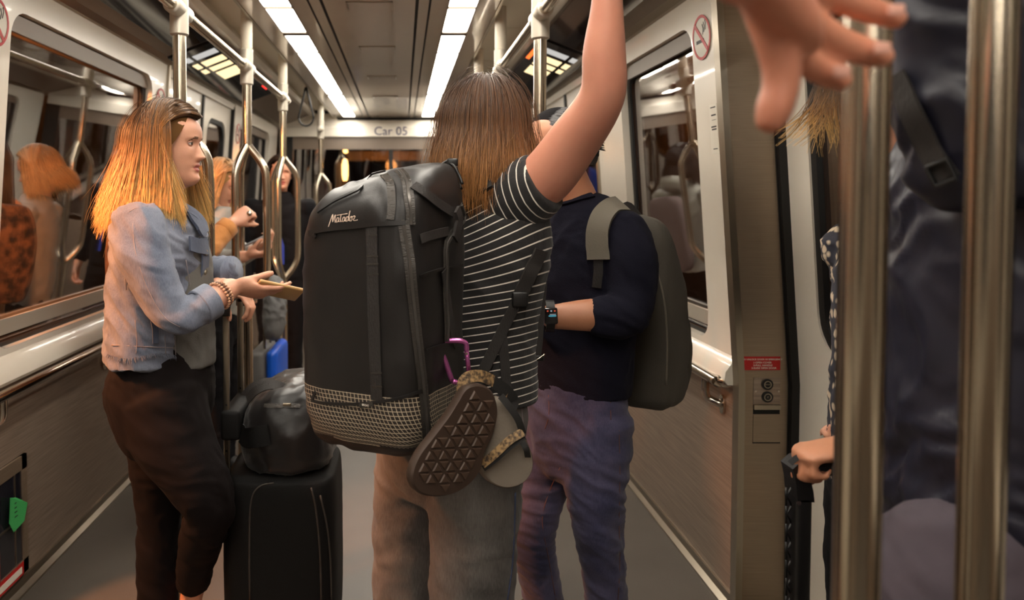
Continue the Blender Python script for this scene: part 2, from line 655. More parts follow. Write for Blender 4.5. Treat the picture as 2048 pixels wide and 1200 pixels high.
# LED panels: 2.25 m long fixtures, two rows
for s, side in ((-1, 'left'), (1, 'right')):
    for i, ya in enumerate((-2.58, -.62, 1.64, 3.89, 6.14)):
        yb = (-.67, 1.58, 3.83, 6.08, 7.75)[i]
        where = ('farthest, by the end header', 'behind the long near panels', 'nearest in view above the backpack', 'over the photographer', 'at the rear')[4 - i]
        t = thing('ceiling_light', 'glowing %s ceiling light panel, %s' % (side, where), 'light', (CX + s * .404, ya, CF))
        x0, x1 = CX + s * .404 - .066, CX + s * .404 + .066
        fr = Geo()
        fr.box((x0, ya, CF - .003), (x0 + .006, yb, CF + .03)).box((x1 - .006, ya, CF - .003), (x1, yb, CF + .03))
        fr.box((x0, ya - .01, CF - .003), (x1, ya + .006, CF + .03)).box((x0, yb - .006, CF - .003), (x1, yb + .01, CF + .03))
        build('frame', fr, 'taupe_panel', t)
        build('diffuser', Geo().box((x0 + .006, ya + .006, CF + .004), (x1 - .006, yb - .006, CF + .012)), 'led', t)
        for q in (.22, .78):
            yj = ya + (yb - ya) * q
            build('diffuser_joint', Geo().box((x0 + .006, yj - .02, CF + .001), (x1 - .006, yj + .02, CF + .004)), 'led_dim', t)

# dark glossy display panels set into the soffit
def soffit_pt(s, k, y, drop=0.0):
    """k = 0 at the cove trim, 1 at the wall"""
    x = .845 + (1.15 - .845) * k
    z = 2.281 + (2.163 - 2.281) * k
    return Vector((XC + s * (x - drop * .36), y, z - drop * .93))


def soffit_slab(s, k0, k1, y0, y1, d0, d1):
    v = [soffit_pt(s, k, y, d) for d in (d0, d1) for (k, y) in ((k0, y0), (k1, y0), (k1, y1), (k0, y1))]
    return Geo().add(v, [(0, 1, 2, 3), (7, 6, 5, 4), (0, 4, 5, 1), (1, 5, 6, 2), (2, 6, 7, 3), (3, 7, 4, 0)])


for s, side in ((-1, 'left'), (1, 'right')):
    for (ya, yb, what) in ((1.3, 2.75, 'nearest'), (2.80, 3.95, 'middle')):
        tag(build('advert_panel', soffit_slab(s, .03, .70, ya, yb, .001, .012), 'dark_gloss'),
            'dark glossy panel in the %s soffit, the %s one before the lit sign' % (side, what), 'panel')
    t = thing('route_sign', 'black overhead sign with glowing cream rows above the %s far doors' % side, 'sign', soffit_pt(s, .3, 4.8))
    build('housing', soffit_slab(s, .03, .92, 4.0, 5.9, .001, .016), 'dark_gloss', t)
    rows = [(4.12, 4.22, 'sign_grey'), (4.30, 4.42, 'sign_glow'), (4.48, 4.58, 'sign_glow'), (4.64, 4.88, 'sign_glow')]
    for (ya, yb, m) in rows:
        build('lit_row', soffit_slab(s, .22, .62, ya, yb, .016, .018), m, t)
        if ya < 4.6:
            build('lit_tile', soffit_slab(s, .68, .78, ya, yb, .016, .018), m, t)
    build('red_light', soffit_slab(s, .10, .22, 5.50, 5.66, .016, .019), 'sign_red', t)
    if s > 0:
        build('orange_strip', soffit_slab(s, .05, .12, 4.1, 4.5, .016, .019), 'sign_orange', t)

# ---- far end
end = sroot('wall_end', 'far end of the car with a pale header over a dark end window')
YE = 7.80
hx0, hx1 = XC - 1.14, XC + 1.14
g = Geo()
prof = [(YE - .02, 2.06), (YE - .02, 2.155), (YE + .03, 2.235), (YE + .06, 2.235), (YE + .06, 2.06)]
n = len(prof)
v = [(hx0, y, z) for y, z in prof] + [(hx1, y, z) for y, z in prof]
g.add(v, [(i, (i + 1) % n, n + (i + 1) % n, n + i) for i in range(n)] + [tuple(range(n))[::-1], tuple(range(n, 2 * n))])
build('header', g, 'white_panel', end)
build('header_gap', Geo().box((hx0, YE + .02, 2.235), (hx1, YE + .08, 2.40)), 'black_gap', end)
for s in (-1, 1):
    build('header_wing', Geo().prism([(XC + s * .55, 2.235), (XC + s * .60, 2.30), (XC + s * .86, 2.29), (XC + s * 1.15, 2.17), (XC + s * 1.15, 2.15), (XC + s * .55, 2.15)], YE - .01, YE + .05), 'white_panel', end)
    build('end_post', Geo().box((XC + s * 1.02 if s > 0 else XC - 1.16, YE, 0), (XC + 1.16 if s > 0 else XC - 1.02, YE + .06, 2.06)), 'black_rubber', end)
build('lintel', Geo().box((hx0, YE + .01, 1.93), (hx1, YE + .05, 2.06)), 'taupe_panel', end)
build('end_dado', Geo().box((hx0, YE, 0), (hx1, YE + .05, .9)), 'wall_steel', end)
build('end_mullion', Geo().box((XC - .02, YE + .01, .9), (XC + .02, YE + .04, 1.93)), 'black_rubber', end)
win_n += 1
wr = sroot('window_%d' % win_n, 'wide end window looking down the dark tunnel')
pv = [(x_, y_ + d_, z_) for d_ in (0, .006) for x_, y_, z_ in ((XC - 1.02, YE + .16, .9), (XC + 1.02, YE + .16, .9), (XC + 1.02, YE + .02, 1.94), (XC - 1.02, YE + .02, 1.94))]
build('pane', Geo().add(pv, [(0, 1, 2, 3), (7, 6, 5, 4), (0, 4, 5, 1), (1, 5, 6, 2), (2, 6, 7, 3), (3, 7, 4, 0)]), 'window_glass', wr)
tag(build('car_number', text_geo('Car 05', .125, (XC - .0, YE - .022, 2.075), (1, 0, 0), (0, 0, 1)), 'text_blue'),
    'blue lettering Car 05 on the pale header', 'lettering')

# ---- the tunnel outside
for s, nm in ((-1, 'left'), (1, 'right')):
    struct(build('wall_tunnel_' + nm, Geo().box((s * 3.1 if s > 0 else -3.25, -6, -1), (3.25 if s > 0 else -3.1, 26, 4.4)), 'concrete'), 'rough tunnel wall outside the car')
struct(build('ceiling_tunnel', Geo().box((-3.3, -6, 4.4), (3.3, 26, 4.5)), 'concrete'), 'tunnel roof')
struct(build('floor_tunnel', Geo().box((-3.3, -6, -1.1), (3.3, 26, -1.0)), 'tunnel_floor'), 'tunnel floor')
struct(build('wall_tunnel_end', Geo().box((-3.3, 25.9, -1), (3.3, 26.0, 4.5)), 'concrete'), 'end of the tunnel')
g = Geo().box((-1.24, 14.0, -1), (-1.06, 14.4, 2.30)).box((-1.24, 14.0, 2.13), (1.9, 14.4, 2.30)).box((1.72, 14.0, -1), (1.9, 14.4, 2.30))
tag(build('tunnel_portal', g, 'concrete'), 'orange-lit portal beam seen through the end window', 'portal')


def tunnel_lamp(loc, label, h=.34, r=.07, glow=True):
    t = thing('tunnel_lamp', label, 'lamp', loc)
    x, y, z = loc
    gg = Geo().box((x - .05, y - .05, z + h / 2), (x + .05, y + .12, z + h / 2 + .05))
    build('bracket', gg, 'black_rubber', t)
    build('bulb', Geo().tube([(x, y, z - h / 2), (x, y, z - h / 4), (x, y, z + h / 4), (x, y, z + h / 2)], [r * .6, r, r, r * .6], 12), 'lamp_glow', t, True)
    return t


tunnel_lamp(P(690, 340, 13.9), 'bright upright sodium lamp seen through the end window', .40, .06)
tunnel_lamp(P(691, 302, 13.9), 'tiny round sodium lamp above the portal beam', .08, .045)
tunnel_lamp((3.0, LAMP_B.y, LAMP_B.z), 'sodium lamp high on the right tunnel wall', .4, .06)
add_light('portal_light', 'POINT', (-.2, 13.3, 2.0), (0, 14, 2), 130, (1.0, 0.36, 0.08), .1)
# ------------------------------------------------------------------ grab poles and rails
RH = 2.04
RXL, RXR = -.735, .465
PR = .0215


def strand(base, d, r, z_top, z_bot, rad):
    d = Vector(d)
    x, y = base
    q = [(0, z_top), (.06, z_top - .02), (.62, z_top - .085), (.93, z_top - .14), (1, z_top - .20)]
    pts = [Vector((x, y, z)) + d * (r * k) for k, z in q]
    pts += [Vector((x, y, (z_top + z_bot) / 2)) + d * r]
    pts += [Vector((x, y, z_bot + (z_top - z))) + d * (r * k) for k, z in q[::-1]]
    out = []
    for i, p in enumerate(spline(pts[:5], 5)[:] + spline(pts[6:], 5)):
        out.append(p)
    return Geo().tube(out, rad, 12)


def grab_pole(x, y, label, ang=0.0, r=.09, top=CV, z_top=1.69, z_bot=.90, dirs=None, group='triple-loop grab poles'):
    t = thing('grab_pole', label, 'pole', (x, y, 0), group)
    build('upper_tube', Geo().tube([(x, y, z_top - .03), (x, y, top)], PR, 20), 'pole_steel', t, True, .8)
    build('lower_tube', Geo().tube([(x, y, 0), (x, y, z_bot + .03)], PR, 20), 'pole_steel', t, True, .8)
    build('ceiling_sleeve', Geo().tube([(x, y, top - .20), (x, y, top - .195), (x, y, top)], [PR + .003, PR + .006, PR + .006], 20), 'sleeve_cream', t, True, .8)
    build('floor_flange', Geo().tube([(x, y, 0), (x, y, .012), (x, y, .016), (x, y, .05)], [.06, .06, .03, .026], 20), 'chrome', t, True, .6)
    dirs = dirs or [(math.cos(ang + k * 2 * math.pi / 3), math.sin(ang + k * 2 * math.pi / 3), 0) for k in range(3)]
    for d in dirs:
        build('loop_bar', strand((x, y), d, r, z_top, z_bot, PR * .86), 'pole_steel', t, True, .9)
    c = Geo()
    c.tube([(x, y, RH - .085), (x, y, RH - .08), (x, y, RH + .08), (x, y, RH + .085)], [PR + .003, PR + .009, PR + .009, PR + .003], 20)
    c.tube([(x, y - .085, RH), (x, y - .08, RH), (x, y + .08, RH), (x, y + .085, RH)], [PR + .002, PR + .007, PR + .007, PR + .002], 20)
    build('rail_connector', c, 'cast_grey', t, True, .8)
    return t


grab_pole(RXL, 2.49, 'steel grab pole behind the woman in the denim jacket', .2)
grab_pole(RXL, 3.56, 'steel grab pole gripped by the blonde woman, loops spread wide', 0.05)
grab_pole(RXL, 4.63, 'steel grab pole just left of the backpack, three loop bars', .35)
grab_pole(RXL, 6.76, 'farthest steel grab pole, under the end header', .2, top=2.31, z_top=1.66)
grab_pole(RXR, 2.55, 'steel grab pole right of the striped-shirt woman, passing behind the dark-haired man', 1.2)
grab_pole(RXR, 3.58, 'short visible grab pole just above the brown-haired head', .4)
grab_pole(RXR, 4.60, 'last grab pole of the right row, only its top sleeve showing', .2)
fg = (.474, .705)
grab_pole(*fg, 'large blurred steel grab pole in the right foreground', top=CV, dirs=[(-.054, -.025, 0), (.046, -.040, 0), (.0, .075, 0)], r=1.0, z_top=1.93, z_bot=.72)
for x, side, y1 in ((RXL, 'left', 4.80), (RXR, 'right', 4.80)):
    t = thing('overhead_rail', 'horizontal overhead grab rail along the %s side' % side, 'rail', (x, 2, RH))
    build('rail_tube', Geo().tube([(x, -.6, RH), (x, y1, RH)], PR * .9, 20), 'pole_steel', t, True, .8)
    build('rail_cap', Geo().tube([(x, y1 - .01, RH), (x, y1 + .02, RH), (x, y1 + .03, RH)], [PR, PR, PR * .6], 20), 'cast_grey', t, True, .8)
    build('rail_cap', Geo().tube([(x, -.59, RH), (x, -.62, RH), (x, -.63, RH)], [PR, PR, PR * .6], 20), 'cast_grey', t, True, .8)

# strap hanger
sx, sy = P(612, 200, 5.7).x, 5.7
t = thing('strap_hanger', 'black loop strap hanging from the cove near the far end', 'strap', (sx, sy, 2.3))
build('mount', Geo().tube([(sx, sy, CV), (sx, sy, 2.26)], .014, 10), 'sleeve_cream', t, True)
lp = [(sx, sy, 2.27)]
for k in range(0, 13):
    a = math.pi * (-.08 + 1.16 * k / 12)
    lp.append((sx + .055 * math.cos(a), sy, 2.03 - .06 * math.sin(a)))
lp.append((sx, sy, 2.27))
build('loop', Geo().tube(spline(lp, 3), .008, 8), 'black_rubber', t, True)

# dome camera on the right soffit, behind the raised arm
q = soffit_pt(1, .45, 2.02, .03)
t = thing('dome_camera', 'black dome camera with a white collar behind the raised arm', 'camera', q)
build('collar', Geo().disc(q + Vector((-.0, 0, 0)), (-.36, 0, -.93), .06, .02, 24), 'white_panel', t, True, .6)
dm = Geo()
for k in range(6):
    pass
pts = [q + Vector((-.36, 0, -.93)) * (.02 + .045 * math.sin(k / 6 * math.pi / 2)) for k in range(7)]
dm.tube(pts, [max(.048 * math.cos(k / 6 * math.pi / 2), .002) for k in range(7)], 20)
build('dome', dm, 'dark_gloss', t, True)

# ---- waist rails along the dado
for s, side, (ya, yb) in ((-1, 'left', (2.42, 4.10)), (1, 'right', (2.62, 4.10))):
    h = .765 if s < 0 else .79
    x = XW(s, h, .055)
    t = thing('waist_rail', 'polished waist-high handrail under the %s window' % side, 'rail', (x, ya, h))
    pts = [(XW(s, h, .012), ya - .07, h), (XW(s, h, .03), ya - .06, h), (x - s * .0, ya - .015, h), (x, ya + .06, h), (x, yb - .1, h), (x, yb - .03, h), (XW(s, h, .01), yb, h)]
    build('rail_tube', Geo().tube(spline(pts, 5), .019, 14), 'chrome', t, True, .9)
    for yy in (ya + .045, (ya + yb) / 2 + .2):
        pts = [(x, yy, h - .005), (x, yy, h - .06), (x + s * .012, yy - .0, h - .085), (XW(s, h, .014), yy - .02, h - .098), (XW(s, h, .0), yy - .025, h - .1)]
        br = build('bracket', Geo().tube(spline(pts, 5), .014, 12), 'chrome', t, True, .9)
        cpt = (XW(s, h, .002), yy - .025, h - .1)
        build('plate', Geo().disc(cpt, (-s, 0, 0), .034, .006, 20, sx=.6), 'chrome', br, True, .6)

# ---- signs on the right pillar
def on_wall(s, y, h, inw=.016):
    return Vector((XW(s, h, inw), y, h))


def wall_quad(s, y0, y1, h0, h1, d0, d1):
    return slab(s, y0, y1, h0, h1, d1, d1 - d0)


YJ = 2.49            # face of the right jamb


def jamb_box(px0, px1, py0, py1, d0, d1):
    a, b = P(px0, py0, YJ), P(px1, py1, YJ)
    return Geo().box((a.x, YJ - d1, min(a.z, b.z)), (b.x, YJ - d0, max(a.z, b.z)))


def jp(px, py, d):
    q = P(px, py, YJ)
    return Vector((q.x, YJ - d, q.z))


t = thing('emergency_label', 'small red emergency door-release label with white print on the steel jamb', 'label', jp(1523, 727, .001))
build('plate', jamb_box(1487, 1560, 713, 740, 0, .002), 'print_red', t)
for k, (s_, sz, cx_, py_) in enumerate((('TO UNLOCK DOOR IN EMERGENCY', .0078, 1524, 720), ('1-OPEN COVER', .0085, 1524, 726.5), ('2-PULL HANDLE', .0085, 1525, 732), ('3-SLIDE OPEN DOOR', .0085, 1527, 737.5))):
    build('lettering', text_geo(s_, sz, jp(cx_, py_, .003), (1, 0, 0), (0, 0, 1), spacing=1.05), 'print_white', t)
t = thing('door_release_panel', 'steel plate with two round black buttons and a recessed flap', 'panel', jp(1532, 820, .001))
build('plate', jamb_box(1507, 1559, 755, 808, 0, .003), 'wall_steel', t)
for py_, s_ in ((768, 'DOOR'), (793, 'X')):
    b = build('button', Geo().disc(jp(1533, py_, .003), (0, -1, 0), .0185, .006, 24), 'black_plastic', t, True, .6)
    build('button_ring', Geo().disc(jp(1533, py_, .009), (0, -1, 0), .0125, .002, 24, r_in=.0095), 'aluminium', b)
    build('button_print', text_geo(s_, .0055 if len(s_) > 1 else .010, jp(1533, py_ + (1 if len(s_) > 1 else 2), .0095), (1, 0, 0), (0, 0, 1)), 'aluminium', b)
build('slot', jamb_box(1506, 1559, 818, 828, 0, .001), 'black_gap', t)
build('slot_lip', jamb_box(1506, 1559, 809, 818, 0, .010), 'aluminium', t)
build('flap', jamb_box(1506, 1558, 829, 884, 0, .003), 'brushed_steel', t)
build('flap_edge', jamb_box(1505, 1559, 884, 886, 0, .004), 'black_gap', t)
for px_ in (1510, 1556):
    build('screw', Geo().disc(jp(px_, 782, .003), (0, -1, 0), .004, .002, 10), 'chrome', t)


def no_smoking(s, y, h, label):
    t = thing('no_smoking_sign', label, 'sign', on_wall(s, y, h, .003))
    c = on_wall(s, y, h, .002)
    nrm = Vector((-s, 0, -.0737)).normalized()
    build('backing', Geo().disc(c, nrm, .078, .001, 32), 'sticker', t)
    build('ring', Geo().disc(c + nrm * .0012, nrm, .078, .0012, 32, r_in=.068), 'print_red', t)
    up = Vector((-s * .0737, 0, 1)).normalized()
    rt = up.cross(nrm).normalized()
    def bar(a, b, w, m, d):
        a = c + rt * a[0] + up * a[1] + nrm * d
        b = c + rt * b[0] + up * b[1] + nrm * d
        return Geo().ribbon([a, b], nrm, w, .0008)
    build('cigarette', bar((-.045, -.012), (.02, -.012), .012, 0, .0011), 'print_black', t)
    sm = Geo()
    for k in range(3):
        a = c + rt * (.012 + k * .012) + up * (.008 + k * .006) + nrm * .0011
        sm.ribbon([a, a + up * .02 + rt * .006, a + up * .035], nrm, .004, .0008)
    build('smoke', sm, 'print_black', t)
    build('slash', bar((-.05, .05), (.05, -.05), .014, 0, .0022), 'print_red', t)


no_smoking(1, 2.655, 1.985, 'round red no-smoking sign on the white panel by the right window')
no_smoking(-1, 2.40, 1.98, 'round red no-smoking sign at the left picture edge')
no_smoking(-1, 4.03, 1.93, 'no-smoking sign on the far left post behind the first pole')
no_smoking(-1, 5.93, 1.93, 'no-smoking sign beyond the far left doors')
for s, y, h, lab in ((1, 2.60, 1.66, 'white information sticker with small print beside the right window'), (-1, 2.36, 1.62, 'white information sticker at the left picture edge')):
    t = thing('info_sticker', lab, 'sticker', on_wall(s, y, h, .002))
    build('backing', wall_quad(s, y - .03, y + .03, h - .085, h + .085, .0, .0012), 'sticker', t)
    for k, (a, b) in enumerate(((.072, .076), (.045, .050), (.030, .0315), (.005, .010), (-.004, .001), (-.070, -.067))):
        build('print_line', wall_quad(s, y - .022, y + .02 - .004 * (k % 3), h + a, h + b, .0012, .0016), 'print_black', t)

# ---- extinguisher cabinet low on the left wall
s = -1
t = thing('extinguisher_cabinet', 'recessed steel cabinet low on the left wall with red label and green tag', 'cabinet', (XW(s, .3), 2.5, .06))
ca, cb, h0, h1 = 2.30, 2.70, .065, .495
fr = Geo()
for (a, b, c, d) in ((ca, cb, h1 - .05, h1), (ca, cb, h0, h0 + .05), (cb - .035, cb, h0, h1), (ca, ca + .035, h0, h1)):
    fr.geo(slab(s, a, b, c, d, .012, .02))
build('frame', fr, 'brushed_steel', t)
build('recess', slab(s, ca, cb, h0, h1, .003, .02), 'black_gap', t)
build('glazing', slab(s, ca + .03, cb - .03, h0 + .05, h1 - .05, .008, .003), 'dark_gloss', t)
build('divider', slab(s, ca + .03, cb - .03, .27, .277, .011, .004), 'aluminium', t)
build('divider', slab(s, cb - .085, cb - .08, h0 + .05, h1 - .05, .011, .004), 'aluminium', t)
build('red_label', slab(s, ca + .05, cb - .04, h0 + .002, h0 + .048, .0145, .002), 'print_red', t)
build('label_print', slab(s, ca + .07, cb - .055, h0 + .012, h0 + .036, .016, .001), 'print_white', t)
gt = Geo()
x = XW(s, .35, .022)
gt.add([(x, 2.56, .385), (x, 2.60, .37), (x + .006, 2.665, .325), (x + .004, 2.645, .268), (x, 2.58, .255), (x, 2.55, .30)], [(0, 1, 2, 3, 4, 5)])
gt.add([(q[0] + .0015, q[1], q[2]) for q in gt.v[:6]], [(5, 4, 3, 2, 1, 0)])
build('green_tag', gt, 'tag_green', t)
gp = Geo()
for k in range(4):
    gp.geo(slab(s, 2.585, 2.635 - .006 * k, .352 - k * .016, .356 - k * .016, .0255, .001))
build('tag_print', gp, 'print_black', t)
build('red_bottle', Geo().tube([(XW(s, .2, .003), 2.50, .1), (XW(s, .2, .003), 2.50, .22), (XW(s, .2, .003), 2.5, .25)], [.012, .012, .006], 12), 'print_red', t, True)
# ------------------------------------------------------------------ people: shared builders
def perlin(p, seed=0):
    """vectorised gradient noise, p (N,3) -> about -1..1"""
    rs = np.random.RandomState(seed)
    perm = rs.permutation(256)
    perm = np.concatenate([perm, perm, perm])
    grad = rs.normal(size=(256, 3))
    grad /= np.linalg.norm(grad, axis=1)[:, None]
    i = np.floor(p).astype(int)
    f = p - i
    u = f * f * f * (f * (f * 6 - 15) + 10)
    i &= 255
    out = 0
    for dx in (0, 1):
        for dy in (0, 1):
            for dz in (0, 1):
                h = perm[perm[perm[(i[:, 0] + dx) & 255] + ((i[:, 1] + dy) & 255)] + ((i[:, 2] + dz) & 255)]
                g = grad[h]
                d = f - np.array([dx, dy, dz])
                w = (u[:, 0] if dx else 1 - u[:, 0]) * (u[:, 1] if dy else 1 - u[:, 1]) * (u[:, 2] if dz else 1 - u[:, 2])
                out = out + w * (g * d).sum(1)
    return out * 1.5


def chain(pts, rad, ref=None, n=18, sub=5, g=None, cap=True, ck=(.6, .6)):
    """soft limb: elliptical sections along a spline. rad items: r or (r_along_ref, r_across)"""
    g = g or Geo()
    rows = []
    for p, r in zip(pts, rad):
        a, b = r if isinstance(r, (tuple, list)) else (r, r)
        rows.append((*p, a, b))
    R = crom(rows, sub)
    P3 = [Vector(q[:3]) for q in R]
    fr = frames(P3, Vector(ref) if ref is not None else None)
    rings = []
    for q, (t, u, w) in zip(R, fr):
        rings.append((Vector(q[:3]), u * max(q[3], 1e-4), w * max(q[4], 1e-4), t))
    if cap:
        c, u, w, t = rings[0]
        r0 = (u.length + w.length) / 2
        pre = [(c - t * r0 * ck[0] * math.sin(a), u * math.cos(a), w * math.cos(a), t) for a in (1.45, 1.1, .6)]
        c, u, w, t = rings[-1]
        r1 = (u.length + w.length) / 2
        post = [(c + t * r1 * ck[1] * math.sin(a), u * math.cos(a), w * math.cos(a), t) for a in (.6, 1.1, 1.45)]
        rings = pre + rings + post
    v, f = [], []
    for c, u, w, t in rings:
        for k in range(n):
            a = 2 * math.pi * k / n
            v.append(c + u * math.cos(a) + w * math.sin(a))
    for i in range(len(rings) - 1):
        for k in range(n):
            q = (k + 1) % n
            f.append((i * n + k, i * n + q, (i + 1) * n + q, (i + 1) * n + k))
    f.append(tuple(range(n))[::-1])
    f.append(tuple((len(rings) - 1) * n + k for k in range(n)))
    g.add(v, f)
    return g


def remesh(g, voxel, smooth=4, factor=.5):
    me = bpy.data.meshes.new('tmp')
    me.from_pydata(g.v, [], g.f)
    o = bpy.data.objects.new('tmp', me)
    COL.objects.link(o)
    m = o.modifiers.new('r', 'REMESH')
    m.mode = 'VOXEL'
    m.voxel_size = voxel
    if smooth:
        m = o.modifiers.new('s', 'SMOOTH')
        m.factor = factor
        m.iterations = smooth
    dg = bpy.context.evaluated_depsgraph_get()
    ev = bpy.data.meshes.new_from_object(o.evaluated_get(dg))
    n = len(ev.vertices)
    co = np.empty(n * 3)
    ev.vertices.foreach_get('co', co)
    no = np.empty(n * 3)
    ev.vertices.foreach_get('normal', no)
    faces = [tuple(p.vertices) for p in ev.polygons]
    bpy.data.objects.remove(o)
    bpy.data.meshes.remove(me)
    bpy.data.meshes.remove(ev)
    return co.reshape(-1, 3), no.reshape(-1, 3), faces


def wrinkle(co, no, amp, scale=(9, 9, 16), seed=1, ridge=True, shear=0.0):
    q = co * np.array(scale)
    if shear:
        q = q + np.stack([co[:, 2] * shear, 0 * co[:, 2], co[:, 0] * shear], 1)
    warp = perlin(co * 5.0 + 3.1, seed + 9)[:, None] * np.array([.9, .9, .9])
    n1 = perlin(q + warp, seed)
    n2 = perlin(q * 2.1 + warp * 2 + 7.7, seed + 3)
    n3 = perlin(q * 4.3 + warp * 3 + 1.7, seed + 5)
    d = ((1 - 2 * np.abs(n1)) * .7 + (1 - 2 * np.abs(n2)) * .32 + n3 * .14 - .5) if ridge else (n1 * .7 + n2 * .3)
    return co + no * (d * amp)[:, None]


def np_obj(name, co, faces, material, parent=None, smooth=True, attrs=None, mats=None, fmi=None):
    me = bpy.data.meshes.new(name)
    me.from_pydata(co.tolist() if isinstance(co, np.ndarray) else co, [], faces)
    for m in (mats or [material]):
        me.materials.append(MATS[m] if isinstance(m, str) else m)
    if fmi is not None:
        me.polygons.foreach_set('material_index', fmi)
    if smooth:
        me.polygons.foreach_set('use_smooth', np.ones(len(me.polygons), bool))
    for k, a in (attrs or {}).items():
        if a.ndim == 1:
            at = me.attributes.new(k, 'FLOAT', 'POINT')
            at.data.foreach_set('value', a.astype(np.float32))
        else:
            at = me.attributes.new(k, 'FLOAT_VECTOR', 'POINT')
            at.data.foreach_set('vector', a.astype(np.float32).ravel())
    me.update()
    o = bpy.data.objects.new(name, me)
    return link(o, parent)


def cloth(name, g, material, parent, voxel=.007, smooth=4, amp=.004, scale=(9, 9, 16), seed=1, shear=0.0, attr=None):
    co, no, fa = remesh(g, voxel, smooth)
    if amp:
        co = wrinkle(co, no, amp, scale, seed, True, shear)
    return np_obj(name, co, fa, material, parent, True, attr(co) if attr else None)


# ---- head
def ip(z, tab):
    t = np.array(tab)
    return np.interp(z, t[:, 0], t[:, 1])


def smooth_ip(z, tab):
    """interpolation through a table, smoothed"""
    t = np.array(tab)
    zz = np.linspace(t[0, 0], t[-1, 0], 241)
    v = np.interp(zz, t[:, 0], t[:, 1])
    k = np.ones(15) / 15
    vp = np.concatenate([np.full(7, v[0]), v, np.full(7, v[-1])])
    return np.interp(z, zz, np.convolve(vp, k, 'valid'))


def head_mesh(male=False, res=(112, 104)):
    """head in its own frame: x to the face, y to the left, z up, centre between the ears; returns verts, faces, material ids"""
    nu, nv = res
    tt = np.linspace(0.0, 1.0, nv)
    z = -.118 + .236 * (0.5 - 0.5 * np.cos(np.pi * tt)) * 1.0
    front = smooth_ip(z, [(-.118, .030), (-.112, .058), (-.104, .073), (-.092, .079), (-.080, .079), (-.070, .076), (-.058, .079), (-.046, .0805), (-.036, .079), (-.015, .079), (.004, .079), (.016, .083), (.028, .087), (.045, .088), (.062, .083), (.08, .070), (.095, .052), (.108, .030), (.118, .0)])
    back = smooth_ip(z, [(-.118, .055), (-.09, .060), (-.06, .068), (-.03, .086), (0, .098), (.03, .102), (.06, .096), (.085, .078), (.103, .05), (.112, .03), (.118, .0)])
    wid = smooth_ip(z, [(-.118, .020), (-.110, .030), (-.098, .042), (-.08, .052), (-.06, .060), (-.03, .068), (0, .073), (.03, .076), (.06, .072), (.085, .058), (.103, .037), (.112, .022), (.118, .0)])
    if male:
        wid = wid * 1.04
        front = front + np.where(z < -.08, .004, 0)
    ph = np.linspace(0, 2 * np.pi, nu, endpoint=False)
    c, s = np.cos(ph), np.sin(ph)
    e = 2 / 2.35
    cx = np.sign(c) * np.abs(c) ** e
    sy = np.sign(s) * np.abs(s) ** e
    X = np.where(c[None, :] > 0, front[:, None], back[:, None]) * cx[None, :]
    Yv = wid[:, None] * sy[None, :]
    Z = np.repeat(z[:, None], nu, 1)
    face = np.clip(cx, 0, 1)[None, :] ** .5

    def G(y0, z0, sy_, sz_, a, sym=True):
        r = np.exp(-((Yv - y0) / sy_) ** 2 - ((Z - z0) / sz_) ** 2)
        if sym and y0:
            r = r + np.exp(-((Yv + y0) / sy_) ** 2 - ((Z - z0) / sz_) ** 2)
        return a * r * face
    d = np.zeros_like(X)
    # nose: ridge growing to the tip
    k = np.clip((.016 - Z) / .046, 0, 1)
    ridge = np.where(Z > -.030, k ** 1.15, np.clip(1 - (-.030 - Z) / .013, 0, 1) ** .8)
    wn = .0075 + .0045 * k
    d += .0235 * ridge * np.exp(-(Yv / wn) ** 2) * face
    d += G(.0105, -.031, .0055, .006, .0065)
    d += G(.031, .008, .0125, .0085, -.0085)         # sockets
    d += G(.031, .0225, .018, .006, .0035)           # brow
    d += G(0, .022, .012, .008, .001, False)
    d += G(0, -.052, .017, .0045, .0055, False)      # upper lip
    d += G(0, -.0655, .015, .0048, .0060, False)     # lower lip
    d += G(0, -.0588, .021, .0020, -.0042, False)    # mouth line
    d += G(0, -.090, .017, .011, .0055, False)       # chin
    d += G(.041, -.020, .018, .017, .0045)           # cheek
    d += G(.024, -.058, .005, .006, -.0018)          # mouth corner
    X = X + d
    v = np.stack([X, Yv, Z], -1)
    # ears
    V = v.reshape(-1, 3)
    f, mi = [], []
    for i in range(nv - 1):
        for j in range(nu):
            q = (j + 1) % nu
            f.append((i * nu + j, i * nu + q, (i + 1) * nu + q, (i + 1) * nu + j))
            cy, cz = Yv[i, j], (z[i] + z[i + 1]) / 2
            lip = c[j] > 0 and abs(cy) < .0205 and (-.0715 < cz < -.0475) and ((cy / .0212) ** 2 + ((cz + .0592) / .0122) ** 2 < 1)
            brow = c[j] > 0 and .013 < abs(cy) < .048 and abs(cz - (.0225 + .05 * (abs(cy) - .018) - 1.1 * max(abs(cy) - .034, 0))) < .0032
            mi.append(1 if lip else (2 if brow else 0))
    # each ear a flattened bowl on the side
    for sg in (-1, 1):
        base = len(V)
        pts, n1, n2 = [], 14, 5
        for a in range(n2):
            rr = (1, .92, .72, .45, .1)[a]
            dd = (0, .010, .013, .008, .005)[a]
            for b in range(n1):
                t = 2 * math.pi * b / n1
                pts.append((-.012 + .017 * rr * math.cos(t) - .006 * math.sin(t), sg * (.068 + dd + .004 * -math.cos(t)), -.006 + .031 * rr * math.sin(t)))
        V = np.concatenate([V, np.array(pts)])
        for a in range(n2 - 1):
            for b in range(n1):
                q = (b + 1) % n1
                f.append((base + a * n1 + b, base + a * n1 + q, base + (a + 1) * n1 + q, base + (a + 1) * n1 + b))
                mi.append(0)
    return V, f, mi


HEAD_F, HEAD_M = head_mesh(False), head_mesh(True)


